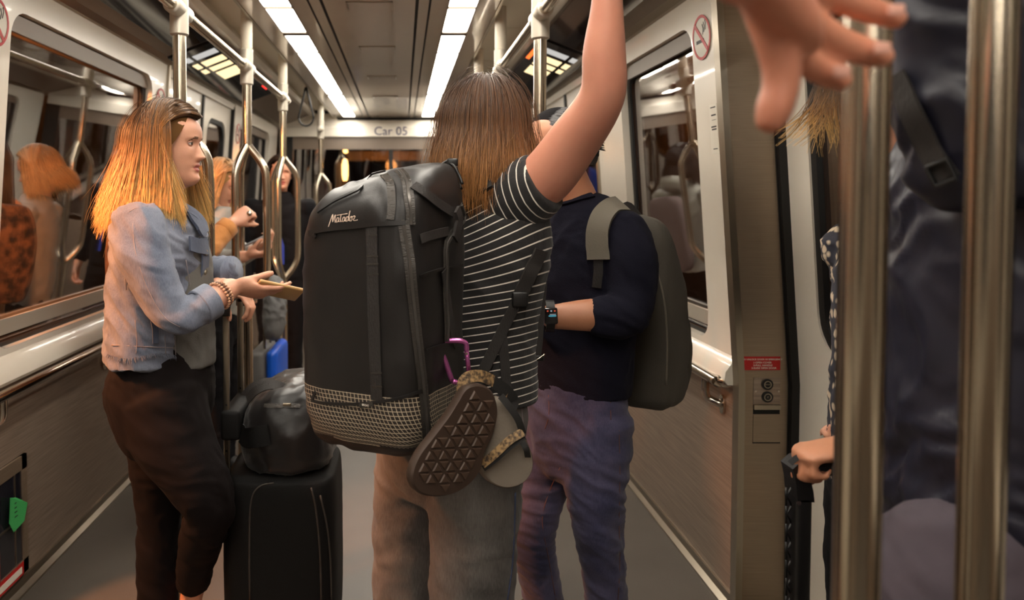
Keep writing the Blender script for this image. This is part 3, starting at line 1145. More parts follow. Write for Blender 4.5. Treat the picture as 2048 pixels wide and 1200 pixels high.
def head_frame(c, fwd, up=(0, 0, 1), roll=0.0, scale=1.0):
    fx = Vector(fwd).normalized()
    uz = Vector(up) - fx * Vector(up).dot(fx)
    uz.normalize()
    ly = uz.cross(fx)
    M = Matrix((fx, ly, uz)).transposed().to_4x4()
    return Matrix.Translation(Vector(c)) @ M @ Matrix.Scale(scale, 4)


def xf(M, V):
    A = np.array(M)
    return V @ A[:3, :3].T + A[:3, 3]


def eyes(M, parent, iris='iris', up_a=.30, lo_a=-.42):
    """eyeballs with an upper and a lower lid; up_a, lo_a = how far each lid is open (radians about the eye's own axis)"""
    r = .0116
    for sg in (-1, 1):
        c0 = Vector((.0640, sg * .0305, .0072))
        g = Geo()
        pts, rr = [], []
        for k in range(11):
            a = -math.pi / 2 + math.pi * k / 10
            pts.append(M @ (c0 + Vector((r * math.sin(a), 0, 0))))
            rr.append(max(r * math.cos(a), .0003))
        g.tube(pts, rr, 16)
        e = build('eyeball', g, 'eye_white', parent, True)
        fx = (M.to_3x3() @ Vector((1, 0, 0))).normalized()
        build('iris', Geo().disc(M @ (c0 + Vector((r * .90, 0, 0))), fx, .0054, .0012, 16), iris, e, True)

        def lid(a0, a1, rad, name, m):
            v, f = [], []
            na, nb = 7, 13
            for i in range(na):
                a = a0 + (a1 - a0) * i / (na - 1)
                for k in range(nb):
                    b = -1.25 + 2.5 * k / (nb - 1)
                    v.append(M @ (c0 + Vector((math.cos(a) * math.cos(b), math.sin(b) * 1.12, math.sin(a) * math.cos(b))) * rad))
            for i in range(na - 1):
                for k in range(nb - 1):
                    f.append((i * nb + k, i * nb + k + 1, (i + 1) * nb + k + 1, (i + 1) * nb + k))
            return build(name, Geo().add(v, f), m, e, True)
        lid(up_a, 1.7, r * 1.10, 'eyelid', 'lid_skin')
        lid(lo_a, -1.7, r * 1.08, 'eyelid', 'lid_skin')
        lid(up_a - .10, up_a + .06, r * 1.15, 'lashes', 'brow')


# ---- hands
def hand_geo(wrist, d, palm_n, left, curl=(.3, .3, .3, .3), thumb=(.5, .3), scale=1.0, spread=0.05, g=None, tcurl=.3):
    """hand from the wrist: d to the fingers, palm_n out of the palm. thumb=(out, toward palm)"""
    g = g or Geo()
    X = Vector(d).normalized()
    Z = Vector(palm_n)
    Z = (Z - X * Z.dot(X)).normalized()
    Yv = Z.cross(X)                   # thumb side for a left hand with palm out
    if not left:
        Yv = -Yv
    # palm-up right hand pointing forward: thumb is on the outside

    def L(x, y, z):
        return Vector(wrist) + (X * x + Yv * y + Z * z) * scale
    chain([L(-.03, 0, 0), L(0, 0, 0), L(.03, .001, .001), L(.065, .0, .001), L(.09, -.001, .0)],
          [(.027 * scale, .019 * scale), (.028 * scale, .018 * scale), (.037 * scale, .0165 * scale), (.041 * scale, .0145 * scale), (.037 * scale, .011 * scale)], Yv, 18, 4, g)
    chain([L(.012, .022, .006), L(.035, .03, .010), L(.06, .026, .008)], [.013 * scale, .015 * scale, .010 * scale], None, 12, 4, g)
    bases = [(.086, .030, 0), (.091, .0105, .001), (.087, -.0095, 0), (.079, -.028, -.001)]
    lens = [(.041, .025, .020), (.045, .029, .021), (.041, .027, .021), (.033, .021, .019)]
    rads = [.0094, .0096, .009, .0079]
    for i in range(4):
        b = bases[i]
        sp = spread * (1.5 - i)
        a = 0.0
        p = L(*b)
        pts = [L(b[0] - .025, b[1] * .85, 0), p]
        rr = [rads[i] * .95 * scale, rads[i] * 1.02 * scale]
        c = curl[i]
        for j, ln in enumerate(lens[i]):
            a += (c * (.85, 1.15, .75)[j]) * 1.15
            dirv = (X * math.cos(a) + Z * math.sin(a)) * math.cos(sp) + Yv * math.sin(sp) * math.cos(a)
            pm = p + dirv * (ln * .5 * scale)
            p = p + dirv * (ln * scale)
            pts += [pm, p]
            rr += [rads[i] * (.93, .86, .80)[j] * scale, rads[i] * (.96, .88, .62)[j] * scale]
        chain(pts, rr, None, 12, 3, g)
    out, tow = thumb
    tb = L(.018, .024, .006)
    d1 = (X * math.cos(out) + Yv * math.sin(out)).normalized()
    d1 = (d1 * math.cos(tow) + Z * math.sin(tow)).normalized()
    d2 = (d1 * math.cos(tcurl) + (X * .75 - Yv * .25 + Z * .3).normalized() * math.sin(tcurl)).normalized()
    p1 = tb + d1 * (.044 * scale)
    p2 = p1 + (d1 * .5 + d2 * .5).normalized() * (.032 * scale)
    p3 = p2 + d2 * (.026 * scale)
    chain([tb, (tb + p1) / 2, p1, (p1 + p2) / 2, p2, (p2 + p3) / 2, p3], [q * scale for q in (.015, .0135, .0118, .0108, .0112, .0104, .0072)], None, 12, 3, g)
    return g


# ---- hair
def hair_mat(name, root, mid, tip, rough=.38):
    m = bpy.data.materials.new(name)
    m.use_nodes = True
    nt = m.node_tree
    b = nt.nodes['Principled BSDF']
    b.inputs['Roughness'].default_value = rough
    b.inputs['Specular IOR Level'].default_value = .55
    at = nt.nodes.new('ShaderNodeAttribute')
    at.attribute_name = 'hv'
    sp = nt.nodes.new('ShaderNodeSeparateXYZ')
    nt.links.new(at.outputs['Vector'], sp.inputs[0])
    r = nt.nodes.new('ShaderNodeValToRGB')
    r.color_ramp.elements[0].color = lin(root)
    r.color_ramp.elements[1].color = lin(tip)
    e = r.color_ramp.elements.new(.55)
    e.color = lin(mid)
    nt.links.new(sp.outputs[1], r.inputs[0])
    hs = nt.nodes.new('ShaderNodeHueSaturation')
    mr = nt.nodes.new('ShaderNodeMapRange')
    mr.inputs[3].default_value = .55
    mr.inputs[4].default_value = 1.5
    nt.links.new(sp.outputs[0], mr.inputs[0])
    nt.links.new(mr.outputs[0], hs.inputs['Value'])
    nt.links.new(r.outputs[0], hs.inputs['Color'])
    nt.links.new(hs.outputs[0], b.inputs['Base Color'])
    MATS[name] = m
    c = m.copy()
    c.node_tree.nodes['Principled BSDF'].inputs['Roughness'].default_value = .9
    c.node_tree.nodes['Principled BSDF'].inputs['Specular IOR Level'].default_value = .05
    MATS[name + '_cap'] = c


def hair_paths(n, rng, M, bot, front=60, length_jit=.02, R=(.112, .088, .122), c0=(-.004, 0, .0), off=(0, .022), flare=.25, back_flare=.3,
               part=0.0, tuck=.25, wave=.004, k_pts=13, tmin=.08, seed=3, front_fn=None, fall_start=.5, clump=60, tipcurl=0.0):
    """strand points (n,k,3) in world space. bot = local z of the tips"""
    f0 = math.radians(front)
    phi = rng.uniform(f0, 2 * math.pi - f0, n)
    t0 = np.arccos(1 - rng.uniform(0, 1, n) * (1 - math.cos(1.35)))
    t0 = np.maximum(t0, tmin)
    cl = rng.integers(0, clump, n)
    cr = rng.normal(size=(clump, 3))
    o = rng.uniform(off[0], off[1], n) + .002 * cr[cl, 0]
    lo = bot + rng.normal(0, length_jit, n) + .010 * cr[cl, 1]
    if front_fn is not None:
        lo = lo + front_fn(phi)
    s = np.linspace(0, 1, k_pts)
    out = np.empty((n, k_pts, 3))
    th_end = math.pi / 2 * (fall_start + .5)
    for i in range(k_pts):
        u = s[i]
        w = .45
        th = t0 + (np.maximum(th_end, t0 + .05) - t0) * np.minimum(u / w, 1)
        st, ct = np.sin(th), np.cos(th)
        x = (R[0] + o) * st * np.cos(phi)
        y = (R[1] + o) * st * np.sin(phi) + part * np.exp(-(th / .5) ** 2)
        z = (R[2] + o) * ct
        d = np.clip((u - w) / (1 - w), 0, 1)
        zf = z + (lo - z) * d
        fl = 1 + (flare * d - tuck * d ** 3)
        xb = np.where(np.cos(phi) < 0, 1 + back_flare * d, 1.0)
        x = x * fl * xb
        y = y * fl
        if tipcurl:
            x = x + np.cos(phi) * tipcurl * d ** 4 * (1 + .4 * cr[cl, 2])
            y = y + np.sin(phi) * tipcurl * d ** 4
        x = x + wave * np.sin(u * 7 + cr[cl, 0] * 3) * d + wave * .7 * cr[cl, 2] * d
        y = y + wave * np.cos(u * 6 + cr[cl, 1] * 3) * d + wave * .7 * cr[cl, 1] * d
        out[:, i, 0] = c0[0] + x
        out[:, i, 1] = c0[1] + y
        out[:, i, 2] = c0[2] + zf
    jit = rng.normal(0, .0012, (n, 1, 3)) * np.linspace(.2, 1, k_pts)[None, :, None]
    out += jit
    return xf(M, out.reshape(-1, 3)).reshape(n, k_pts, 3)


def strands_obj(name, paths, material, parent, rad=.0009, rng=None, shade=None, tip=.25):
    n, k, _ = paths.shape
    t = np.zeros_like(paths)
    t[:, 1:-1] = paths[:, 2:] - paths[:, :-2]
    t[:, 0] = paths[:, 1] - paths[:, 0]
    t[:, -1] = paths[:, -1] - paths[:, -2]
    t /= np.linalg.norm(t, axis=2)[..., None] + 1e-9
    a = np.cross(t, np.array([.31, .83, .46]))
    a /= np.linalg.norm(a, axis=2)[..., None] + 1e-9
    b = np.cross(t, a)
    prof = np.interp(np.linspace(0, 1, k), [0, .1, .7, 1], [.7, 1, 1, tip])
    r = rad * (rng.uniform(.7, 1.4, n))[:, None] * prof[None, :]
    V = np.empty((n, k, 3, 3))
    for j in range(3):
        g_ = 2 * math.pi * j / 3
        V[:, :, j] = paths + (a * math.cos(g_) + b * math.sin(g_)) * r[..., None]
    idx = np.arange(n * k * 3).reshape(n, k, 3)
    F = []
    for j in range(3):
        q = (j + 1) % 3
        F.append(np.stack([idx[:, :-1, j], idx[:, :-1, q], idx[:, 1:, q], idx[:, 1:, j]], -1).reshape(-1, 4))
    F = np.concatenate(F)
    hv = np.zeros((n, k, 3, 3))
    hv[..., 0] = (shade if shade is not None else rng.uniform(0, 1, n))[:, None, None]
    hv[..., 1] = np.linspace(0, 1, k)[None, :, None]
    me = bpy.data.meshes.new(name)
    nv, nf = n * k * 3, len(F)
    me.vertices.add(nv)
    me.vertices.foreach_set('co', V.ravel())
    me.loops.add(nf * 4)
    me.loops.foreach_set('vertex_index', F.ravel().astype(np.int32))
    me.polygons.add(nf)
    me.polygons.foreach_set('loop_start', np.arange(0, nf * 4, 4, dtype=np.int32))
    me.polygons.foreach_set('use_smooth', np.ones(nf, bool))
    at = me.attributes.new('hv', 'FLOAT_VECTOR', 'POINT')
    at.data.foreach_set('vector', hv.ravel().astype(np.float32))
    me.materials.append(MATS[material])
    me.update(calc_edges=True)
    o = bpy.data.objects.new(name, me)
    return link(o, parent)


def hair_shell(name, M, material, parent, bot, front=60, R=(.109, .086, .119), c0=(-.004, 0, 0), flare=.25, back_flare=.3, tuck=.25,
               front_fn=None, fall_start=.5, nphi=72, k=22, extra=.004):
    """closed under-layer so no scalp shows between strands"""
    f0 = math.radians(front)
    phi = np.linspace(f0, 2 * math.pi - f0, nphi)
    rng = np.random.default_rng(5)
    lo = bot + .02 + (front_fn(phi) if front_fn is not None else 0) + 0 * phi
    V = []
    th_end = math.pi / 2 * (fall_start + .5)
    for i in range(k):
        u = i / (k - 1)
        w = .45
        th = .02 + (th_end - .02) * min(u / w, 1)
        x = (R[0] + extra) * math.sin(th) * np.cos(phi)
        y = (R[1] + extra) * math.sin(th) * np.sin(phi)
        z = (R[2] + extra) * math.cos(th)
        d = max((u - w) / (1 - w), 0)
        zf = z + (lo - z) * d
        fl = 1 + flare * d - tuck * d ** 3
        x = x * fl * np.where(np.cos(phi) < 0, 1 + back_flare * d, 1.0)
        y = y * fl
        rip = 1 + .02 * np.sin(phi * 31) * d + .014 * np.sin(phi * 53 + 1) * d
        V.append(np.stack([c0[0] + x * rip, c0[1] + y * rip, c0[2] + zf], -1))
    V = np.array(V)
    hv = np.zeros((k, nphi, 3))
    hv[..., 0] = .22 + .2 * rng.uniform(0, 1, nphi)[None, :]
    hv[..., 1] = np.linspace(0, 1, k)[:, None]
    F = [(i * nphi + j, i * nphi + j + 1, (i + 1) * nphi + j + 1, (i + 1) * nphi + j) for i in range(k - 1) for j in range(nphi - 1)]
    return np_obj(name, xf(M, V.reshape(-1, 3)), F, material + '_cap', parent, True, {'hv': hv.reshape(-1, 3)})


def hair_cap(name, M, material, parent, R=(.1092, .0865, .1215), c0=(-.007, 0, .002), hair_line=.80, side=1.75, n=64, k=16, wr=(.35, 1.1)):
    """skull cap down to the hairline: hair_line = polar angle at the forehead, side = at the back"""
    phi = np.linspace(0, 2 * math.pi, n, endpoint=False)
    a = np.abs(np.where(phi > math.pi, 2 * math.pi - phi, phi))
    w = np.clip((a - wr[0]) / wr[1], 0, 1)
    w = w * w * (3 - 2 * w)
    tm = hair_line + (side - hair_line) * w
    V = []
    for i in range(k):
        th = tm * (i / (k - 1))
        V.append(np.stack([c0[0] + R[0] * np.sin(th) * np.cos(phi), c0[1] + R[1] * np.sin(th) * np.sin(phi), c0[2] + R[2] * np.cos(th)], -1))
    V = np.array(V)
    hv = np.zeros((k, n, 3))
    hv[..., 0] = .3
    hv[..., 1] = .05 + .1 * np.linspace(0, 1, k)[:, None]
    F = [(i * n + j, i * n + (j + 1) % n, (i + 1) * n + (j + 1) % n, (i + 1) * n + j) for i in range(k - 1) for j in range(n)]
    return np_obj(name, xf(M, V.reshape(-1, 3)), F, material + '_cap', parent, True, {'hv': hv.reshape(-1, 3)})


def parted(name, M, material, parent, rng, n=1800, bot=-.2, R=(.111, .089, .124), c0=(-.006, 0, .002), a0=.82, a1=-.5, fwd=.045, rad=.0009, part=0.0, jit=.02, clump=90, off=.012, back=.55):
    """hair from a middle parting: out over the temples, then falling past the ears to z = bot"""
    a = a1 + (a0 - a1) * rng.uniform(0, 1, n) ** .75
    sg = np.where(rng.uniform(0, 1, n) < .5, -1.0, 1.0)
    cl = rng.integers(0, clump, n)
    cr = rng.normal(size=(clump, 3))
    o = rng.uniform(0, off, n)
    lo = bot + rng.normal(0, jit, n) + .01 * cr[cl, 0]
    kk = 14
    out = np.empty((n, kk, 3))
    b_end = 1.32
    for i in range(kk):
        u = i / (kk - 1)
        w = .5
        s = min(u / w, 1)
        b = b_end * s
        aa = a - (back * s ** 1.3) * np.clip(a, 0, 1) / .82
        x = (R[0] + o) * np.sin(aa) * (.25 + .75 * math.cos(b))
        y = part * (1 - s) + sg * (R[1] + o) * math.sin(b)
        z = (R[2] + o) * np.cos(aa) * math.cos(b)
        d = max((u - w) / (1 - w), 0)
        z = z + (lo - z) * d
        front = np.clip(a / .8, 0, 1)
        x = x + (fwd * front - .03 * (1 - front)) * d + .005 * cr[cl, 1] * d
        y = y * (1 + .10 * d) + .005 * cr[cl, 2] * d
        out[:, i] = np.stack([c0[0] + x, c0[1] + y, c0[2] + z], -1)
    out += rng.normal(0, .0011, (n, 1, 3))
    return strands_obj(name, xf(M, out.reshape(-1, 3)).reshape(n, kk, 3), material, parent, rad, rng)


def swept(name, M, material, parent, rng, n=900, line=.80, R=(.112, .090, .127), c0=(-.006, 0, .002), half=1.15, rad=.0009, back=1.0):
    """hair combed from the forehead line over to the sides and back"""
    ph0 = rng.uniform(-half, half, n)
    th0 = line + .25 * np.abs(ph0) ** 1.5 * .6 - .04 * rng.uniform(0, 1, n)
    kk = 10
    out = np.empty((n, kk, 3))
    sg = np.sign(ph0) + (ph0 == 0)
    for i in range(kk):
        u = i / (kk - 1)
        ph = ph0 + sg * u * (1.25 - .35 * np.abs(ph0)) * back
        th = th0 * (1 - .35 * np.sin(u * math.pi) * (1 - np.abs(ph0) / 1.6)) + u * .75
        r = 1 + .03 * np.sin(u * math.pi)
        out[:, i, 0] = c0[0] + R[0] * r * np.sin(th) * np.cos(ph)
        out[:, i, 1] = c0[1] + R[1] * r * np.sin(th) * np.sin(ph)
        out[:, i, 2] = c0[2] + R[2] * r * np.cos(th)
    out += rng.normal(0, .0012, (n, 1, 3))
    sh = rng.uniform(0, 1, n)
    o = strands_obj(name, xf(M, out.reshape(-1, 3)).reshape(n, kk, 3), material, parent, rad, rng, sh)
    at = o.data.attributes['hv']
    return o


# ---- shoes
def shoe_geo(ankle, fwd, ln=.25, g=None, lift=0.0):
    f = Vector(fwd)
    f.z = 0
    f.normalize()
    a = Vector((ankle[0], ankle[1], lift))
    up = Vector((0, 0, 1))
    s = f.cross(up)
    g = g or Geo()
    chain([a - f * .065 + up * .045, a - f * .03 + up * .05, a + f * .04 + up * .045, a + f * .11 + up * .035, a + f * .175 + up * .028],
          [(.034, .042), (.036, .047), (.042, .042), (.046, .034), (.036, .026)], s, 16, 4, g)
    chain([a + up * .05, a + up * .11], [.042, .044], None, 14, 3, g)
    return g


def person_skin(name, label, parts, head=None, voxel=.005, smooth=3, skin='skin', lips='lips', brows='brow', fwd=None):
    """body mesh: remeshed limbs plus the head grid in one mesh; returns the object"""
    co, no, fa = remesh(parts, voxel, smooth)
    V = co
    fmi = [0] * len(fa)
    if head is not None:
        M, kind = head
        hv, hf, hm = HEAD_M if kind == 'm' else HEAD_F
        k = len(V)
        V = np.concatenate([V, xf(M, hv)])
        fa = fa + [tuple(i + k for i in q) for q in hf]
        fmi += hm
    o = np_obj(name, V, fa, skin, None, True, None, [skin, lips, brows], fmi)
    tag(o, label, 'person')
    return o


mat('skin', (212, 160, 132), .46, bump=(160, .05), vary=(22, (200, 142, 116), .15), sss=.12)
mat('skin_tan', (200, 142, 108), .46, bump=(160, .05), vary=(22, (186, 124, 94), .15), sss=.12)
mat('skin_pink', (214, 152, 126), .46, bump=(160, .05), vary=(18, (202, 132, 110), .15), sss=.12)
mat('lid_skin', (190, 134, 110), .45)
mat('lips', (178, 96, 86), .38)
mat('brow', (112, 78, 56), .6)
mat('brow_dark', (40, 30, 26), .6)
mat('eye_white', (214, 206, 198), .15)
mat('iris', (60, 44, 34), .12)
mat('nail', (214, 160, 142), .25)
hair_mat('hair_brown', (70, 46, 30), (112, 76, 46), (172, 120, 70))
hair_mat('hair_blonde', (66, 46, 30), (150, 104, 54), (222, 178, 106))
hair_mat('hair_pale', (150, 116, 74), (190, 152, 102), (206, 170, 120))
hair_mat('hair_dark', (28, 21, 17), (40, 30, 24), (52, 38, 28))
hair_mat('hair_black', (30, 28, 29), (56, 53, 54), (96, 92, 92))
# ------------------------------------------------------------------ fabrics
def stripe_mat(name, dark, light, frac=.14, rough=.85):
    m = bpy.data.materials.new(name)
    m.use_nodes = True
    nt = m.node_tree
    b = nt.nodes['Principled BSDF']
    b.inputs['Roughness'].default_value = rough
    b.inputs['Sheen Weight'].default_value = .15
    at = nt.nodes.new('ShaderNodeAttribute')
    at.attribute_name = 'st'
    fr = nt.nodes.new('ShaderNodeMath')
    fr.operation = 'FRACT'
    nt.links.new(at.outputs['Fac'], fr.inputs[0])
    lt = nt.nodes.new('ShaderNodeMath')
    lt.operation = 'LESS_THAN'
    lt.inputs[1].default_value = frac
    nt.links.new(fr.outputs[0], lt.inputs[0])
    mx = nt.nodes.new('ShaderNodeMix')
    mx.data_type = 'RGBA'
    mx.inputs[6].default_value = lin(dark)
    mx.inputs[7].default_value = lin(light)
    nt.links.new(lt.outputs[0], mx.inputs[0])
    nt.links.new(mx.outputs[2], b.inputs['Base Color'])
    # fine vertical ribs of the knit
    tc = nt.nodes.new('ShaderNodeTexCoord')
    n = nt.nodes.new('ShaderNodeTexNoise')
    n.inputs['Scale'].default_value = 220
    nt.links.new(tc.outputs['Object'], n.inputs['Vector'])
    bp = nt.nodes.new('ShaderNodeBump')
    bp.inputs['Strength'].default_value = .25
    bp.inputs['Distance'].default_value = .003
    nt.links.new(n.outputs['Fac'], bp.inputs['Height'])
    nt.links.new(bp.outputs[0], b.inputs['Normal'])
    MATS[name] = m


def denim_mat(name, a, b_, rough=.9, sc=14, amount=.3, thread=.35):
    m = mat(name, a, rough, sheen=.1)
    nt = m.node_tree
    b = nt.nodes['Principled BSDF']
    tc = nt.nodes.new('ShaderNodeTexCoord')
    n1 = nt.nodes.new('ShaderNodeTexNoise')
    n1.inputs['Scale'].default_value = sc
    n1.inputs['Detail'].default_value = 6
    mp = nt.nodes.new('ShaderNodeMapping')
    mp.inputs['Scale'].default_value = (420, 420, 60)
    n2 = nt.nodes.new('ShaderNodeTexNoise')
    n2.inputs['Scale'].default_value = 1.0
    nt.links.new(tc.outputs['Object'], n1.inputs['Vector'])
    nt.links.new(tc.outputs['Object'], mp.inputs[0])
    nt.links.new(mp.outputs[0], n2.inputs['Vector'])
    ad = nt.nodes.new('ShaderNodeMath')
    ad.operation = 'MULTIPLY_ADD'
    ad.inputs[1].default_value = thread
    nt.links.new(n2.outputs['Fac'], ad.inputs[0])
    nt.links.new(n1.outputs['Fac'], ad.inputs[2])
    r = nt.nodes.new('ShaderNodeValToRGB')
    r.color_ramp.elements[0].position = .45 + thread * .15
    r.color_ramp.elements[1].position = .78 + thread * .25
    r.color_ramp.elements[0].color = lin(a)
    r.color_ramp.elements[1].color = lin(b_)
    nt.links.new(ad.outputs[0], r.inputs[0])
    nt.links.new(r.outputs[0], b.inputs['Base Color'])
    bp = nt.nodes.new('ShaderNodeBump')
    bp.inputs['Strength'].default_value = .2
    bp.inputs['Distance'].default_value = .002
    nt.links.new(n2.outputs['Fac'], bp.inputs['Height'])
    nt.links.new(bp.outputs[0], b.inputs['Normal'])
    return m


stripe_mat('striped_knit', (22, 19, 19), (208, 200, 190))
denim_mat('jacket_denim', (84, 91, 108), (126, 131, 146), sc=9)
denim_mat('jacket_denim_dark', (50, 57, 76), (80, 88, 106), sc=11)
denim_mat('grey_denim', (70, 66, 64), (112, 107, 103), sc=7)
denim_mat('blue_denim', (44, 46, 76), (84, 80, 108), sc=7)
mat('stitch', (136, 126, 128), .8)
mat('stitch_red', (104, 72, 70), .8)
mat('stitch_blue', (60, 68, 92), .8)
mat('navy_knit', (22, 22, 35), .95, spec=.2, bump=(300, .15))
mat('dark_trouser', (13, 6, 6), .85, spec=.2, bump=(260, .06))
mat('grey_tee', (98, 96, 92), .9, bump=(260, .1))
mat('shoe_black', (22, 20, 20), .5)
mat('shoe_tan', (176, 140, 104), .6)
mat('brass', (150, 136, 118), .35, .8)

UP = Vector((0, 0, 1))


def bvh_of(objs):
    v, f = [], []
    for o in objs:
        k = len(v)
        v += [tuple(q.co) for q in o.data.vertices]
        f += [tuple(i + k for i in p.vertices) for p in o.data.polygons]
    return BVHTree.FromPolygons(v, f)


def cast(tree, px, py, default_z=2.0):
    o = Vector((0, 0, CAM_H))
    d = (P(px, py, 1.0) - o).normalized()
    hit = tree.ray_cast(o, d)
    if hit[0] is None:
        hit = tree.find_nearest(P(px, py, default_z))
        return hit[0], hit[1]
    n = hit[1]
    if n.dot(d) > 0:
        n = -n
    return hit[0], n


def draped(tree, path, z, sub=5, off=.002, smooth_n=2):
    """points and normals of a strap or seam lying on a surface, from a few pixel positions"""
    pts = crom([(x, y, 0) for x, y in path], sub)
    out = [cast(tree, q[0], q[1], z) for q in pts]
    ps = [h[0] + h[1] * off for h in out]
    ns = [h[1] for h in out]
    for _ in range(smooth_n):
        ps = [ps[0]] + [(ps[i - 1] + ps[i] * 2 + ps[i + 1]) / 4 for i in range(1, len(ps) - 1)] + [ps[-1]]
        ns = [ns[0]] + [(ns[i - 1] + ns[i] + ns[i + 1]).normalized() for i in range(1, len(ns) - 1)] + [ns[-1]]
    return ps, ns


def seam(name, tree, path, z, material, parent, r=.0016, off=.001, sub=5):
    ps, ns = draped(tree, path, z, sub, off)
    return build(name, Geo().tube(ps, r, 6), material, parent, True)


# ================================================================== A: woman with the big backpack
RA, FA = Vector((.88, -.47, 0)).normalized(), Vector((.47, .88, 0)).normalized()
headA = P(972, 262, 1.83)
MA = head_frame(headA, FA, (0, 0, 1))
eA, wA = P(1203, 195, 1.54), P(1216, -62, 1.475)
sk = Geo()
chain([P(960, 480, 1.80), P(970, 400, 1.80), headA + Vector((0, 0, -.10)) - FA * .02, headA + Vector((0, 0, -.05))], [(.10, .08), (.07, .06), (.055, .055), (.055, .06)], RA, g=sk)
chain([P(1025, 388, 1.76), P(1086, 360, 1.70), P(1146, 284, 1.625), eA, P(1208, 105, 1.51), P(1214, 10, 1.487), wA], [.060, .0625, .0565, .0465, .0425, .031, .027], None, 20, 6, sk)
hand_geo(wA + Vector((0, -.0, .0)), (-.1, -.02, 1), (-.5, .85, 0), False, (1.1, 1.1, 1.1, 1.1), (.5, .9), 1.0, .02, sk)
chain([P(885, 405, 1.92), P(905, 560, 1.97), P(950, 600, 2.0), P(975, 540, 2.0)], [.05, .045, .035, .028], None, 16, 5, sk)
hand_geo(P(975, 540, 2.0), (.1, .0, 1), (-1, 0, 0), True, (.6, .6, .6, .6), (.5, .5), 1.0, .02, sk)
chain([P(960, 480, 1.80), P(955, 640, 1.80)], [(.14, .09), (.13, .09)], RA, g=sk)
persA = person_skin('person', 'person in a black striped tee seen from behind, right arm raised, carrying the big backpack', sk, (MA, 'f'), .006, 4, 'skin_pink')
tee = Geo()
chain([P(955, 792, 1.80), P(955, 735, 1.80), P(958, 640, 1.80), P(968, 530, 1.79), P(972, 450, 1.79), P(972, 405, 1.80), P(978, 372, 1.82)],
      [(.150, .115), (.146, .112), (.146, .108), (.157, .112), (.160, .105), (.125, .085), (.075, .065)], RA, 28, 6, tee, True, (.04, .4))
chain([P(895, 420, 1.89), P(888, 470, 1.93), P(893, 520, 1.96)], [.075, .068, .066], None, 16, 4, tee)
axA = (eA - P(1030, 398, 1.76)).normalized()


def st_torso(co):
    along = (co - np.array(P(960, 600, 1.8))) @ np.array(RA)
    zz = co[:, 2] - .20 * along - .9 * np.maximum(along, 0) * np.clip((co[:, 2] - 1.22) * 2.0, 0, .6)
    return {'st': zz / .0175}


teeA = cloth('striped_shirt', tee, 'striped_knit', persA, .006, 4, .0055, (6, 6, 14), 4, 5.0, st_torso)
slv = Geo()
chain([P(975, 420, 1.795), P(1010, 408, 1.765), P(1050, 386, 1.725), P(1088, 362, 1.695)], [.070, .090, .083, .071], None, 24, 6, slv, True, (.6, .04))
slA = cloth('sleeve', slv, 'striped_knit', persA, .005, 3, .0022, (9, 9, 12), 6, 0, lambda co: {'st': ((co - np.array(P(1087, 361, 1.695))) @ np.array((P(1087, 361, 1.695) - P(1012, 392, 1.765)).normalized())) / .0185 + .10})
je = Geo()
hipA = P(900, 870, 1.80)
chain([P(945, 775, 1.80), P(925, 820, 1.80), hipA, P(893, 950, 1.80)], [(.145, .115), (.165, .125), (.178, .135), (.165, .12)], RA, 26, 5, je)
chain([P(948, 900, 1.735), P(947, 1000, 1.725), P(945, 1130, 1.715), P(940, 1290, 1.73), P(945, 1420, 1.75)], [.115, .110, .101, .098, .10], None, 22, 5, je)
chain([P(838, 900, 1.87), P(826, 1000, 1.87), P(818, 1130, 1.86), P(812, 1280, 1.88), P(812, 1395, 1.90)], [.108, .100, .092, .088, .09], None, 22, 5, je)
jeA = cloth('jeans', je, 'grey_denim', persA, .008, 4, .0085, (5, 5, 11), 11, 3.0)
for (px, zz) in ((945, 1.76), (812, 1.91)):
    a = P(px, 1400, zz)
    build('shoe', shoe_geo((a.x, a.y, 0), FA), 'shoe_black', persA, True)
trA = bvh_of([jeA])
seam('side_seam', trA, [(1030, 985), (1028, 1060), (1024, 1130), (1014, 1200)], 1.72, 'stitch_blue', jeA, .0022)
seam('pocket_seam', trA, [(1040, 800), (1046, 850), (1050, 900)], 1.75, 'stitch', jeA)
rngA = np.random.default_rng(21)
HA = dict(bot=-.162, front=62, R=(.112, .094, .124), c0=(-.006, 0, .002), flare=.30, back_flare=.10, tuck=.16, tipcurl=-.012)
shA = {k: HA[k] for k in ('bot', 'front', 'flare', 'back_flare', 'tuck')}
hair_shell('hair_base', MA, 'hair_brown', persA, R=(.108, .090, .119), c0=HA['c0'], **shA)
strands_obj('hair', hair_paths(5200, rngA, MA, off=(0, .014), wave=.004, length_jit=.022, clump=150, **HA), 'hair_brown', persA, .00085, rngA)
fl = dict(HA)
fl['bot'] = -.14
strands_obj('stray_hair', hair_paths(260, rngA, MA, off=(.014, .036), wave=.016, length_jit=.05, clump=200, **fl), 'hair_brown', persA, .00035, rngA)

# ================================================================== B: woman in the denim jacket
FB, RB = Vector((1, 0, 0)), Vector((0, -1, 0))
headB = P(340, 294, 2.20)
MB = head_frame(headB, Vector((1, -.08, .0)), (0, 0, 1), 0, 1.04)
wB = P(466, 574, 2.10)
wBl = P(448, 572, 2.28)
sk = Geo()
chain([P(318, 470, 2.2), P(322, 415, 2.2), headB + Vector((-.012, 0, -.10)), headB + Vector((.0, 0, -.05))], [(.08, .10), (.062, .065), (.053, .053), (.055, .055)], FB, g=sk)
chain([P(280, 450, 2.04), P(315, 560, 2.0), P(372, 638, 2.0), P(408, 612, 2.02), P(438, 592, 2.06), wB], [.05, .042, .032, .033, .034, .028], None, 18, 5, sk)
HBX, HBZ = Vector((.92, .26, -.22)).normalized(), Vector((.05, .62, .78))
hand_geo(wB, HBX, HBZ, False, (.22, .30, .40, .5), (.12, .50), .94, .0, sk, .05)
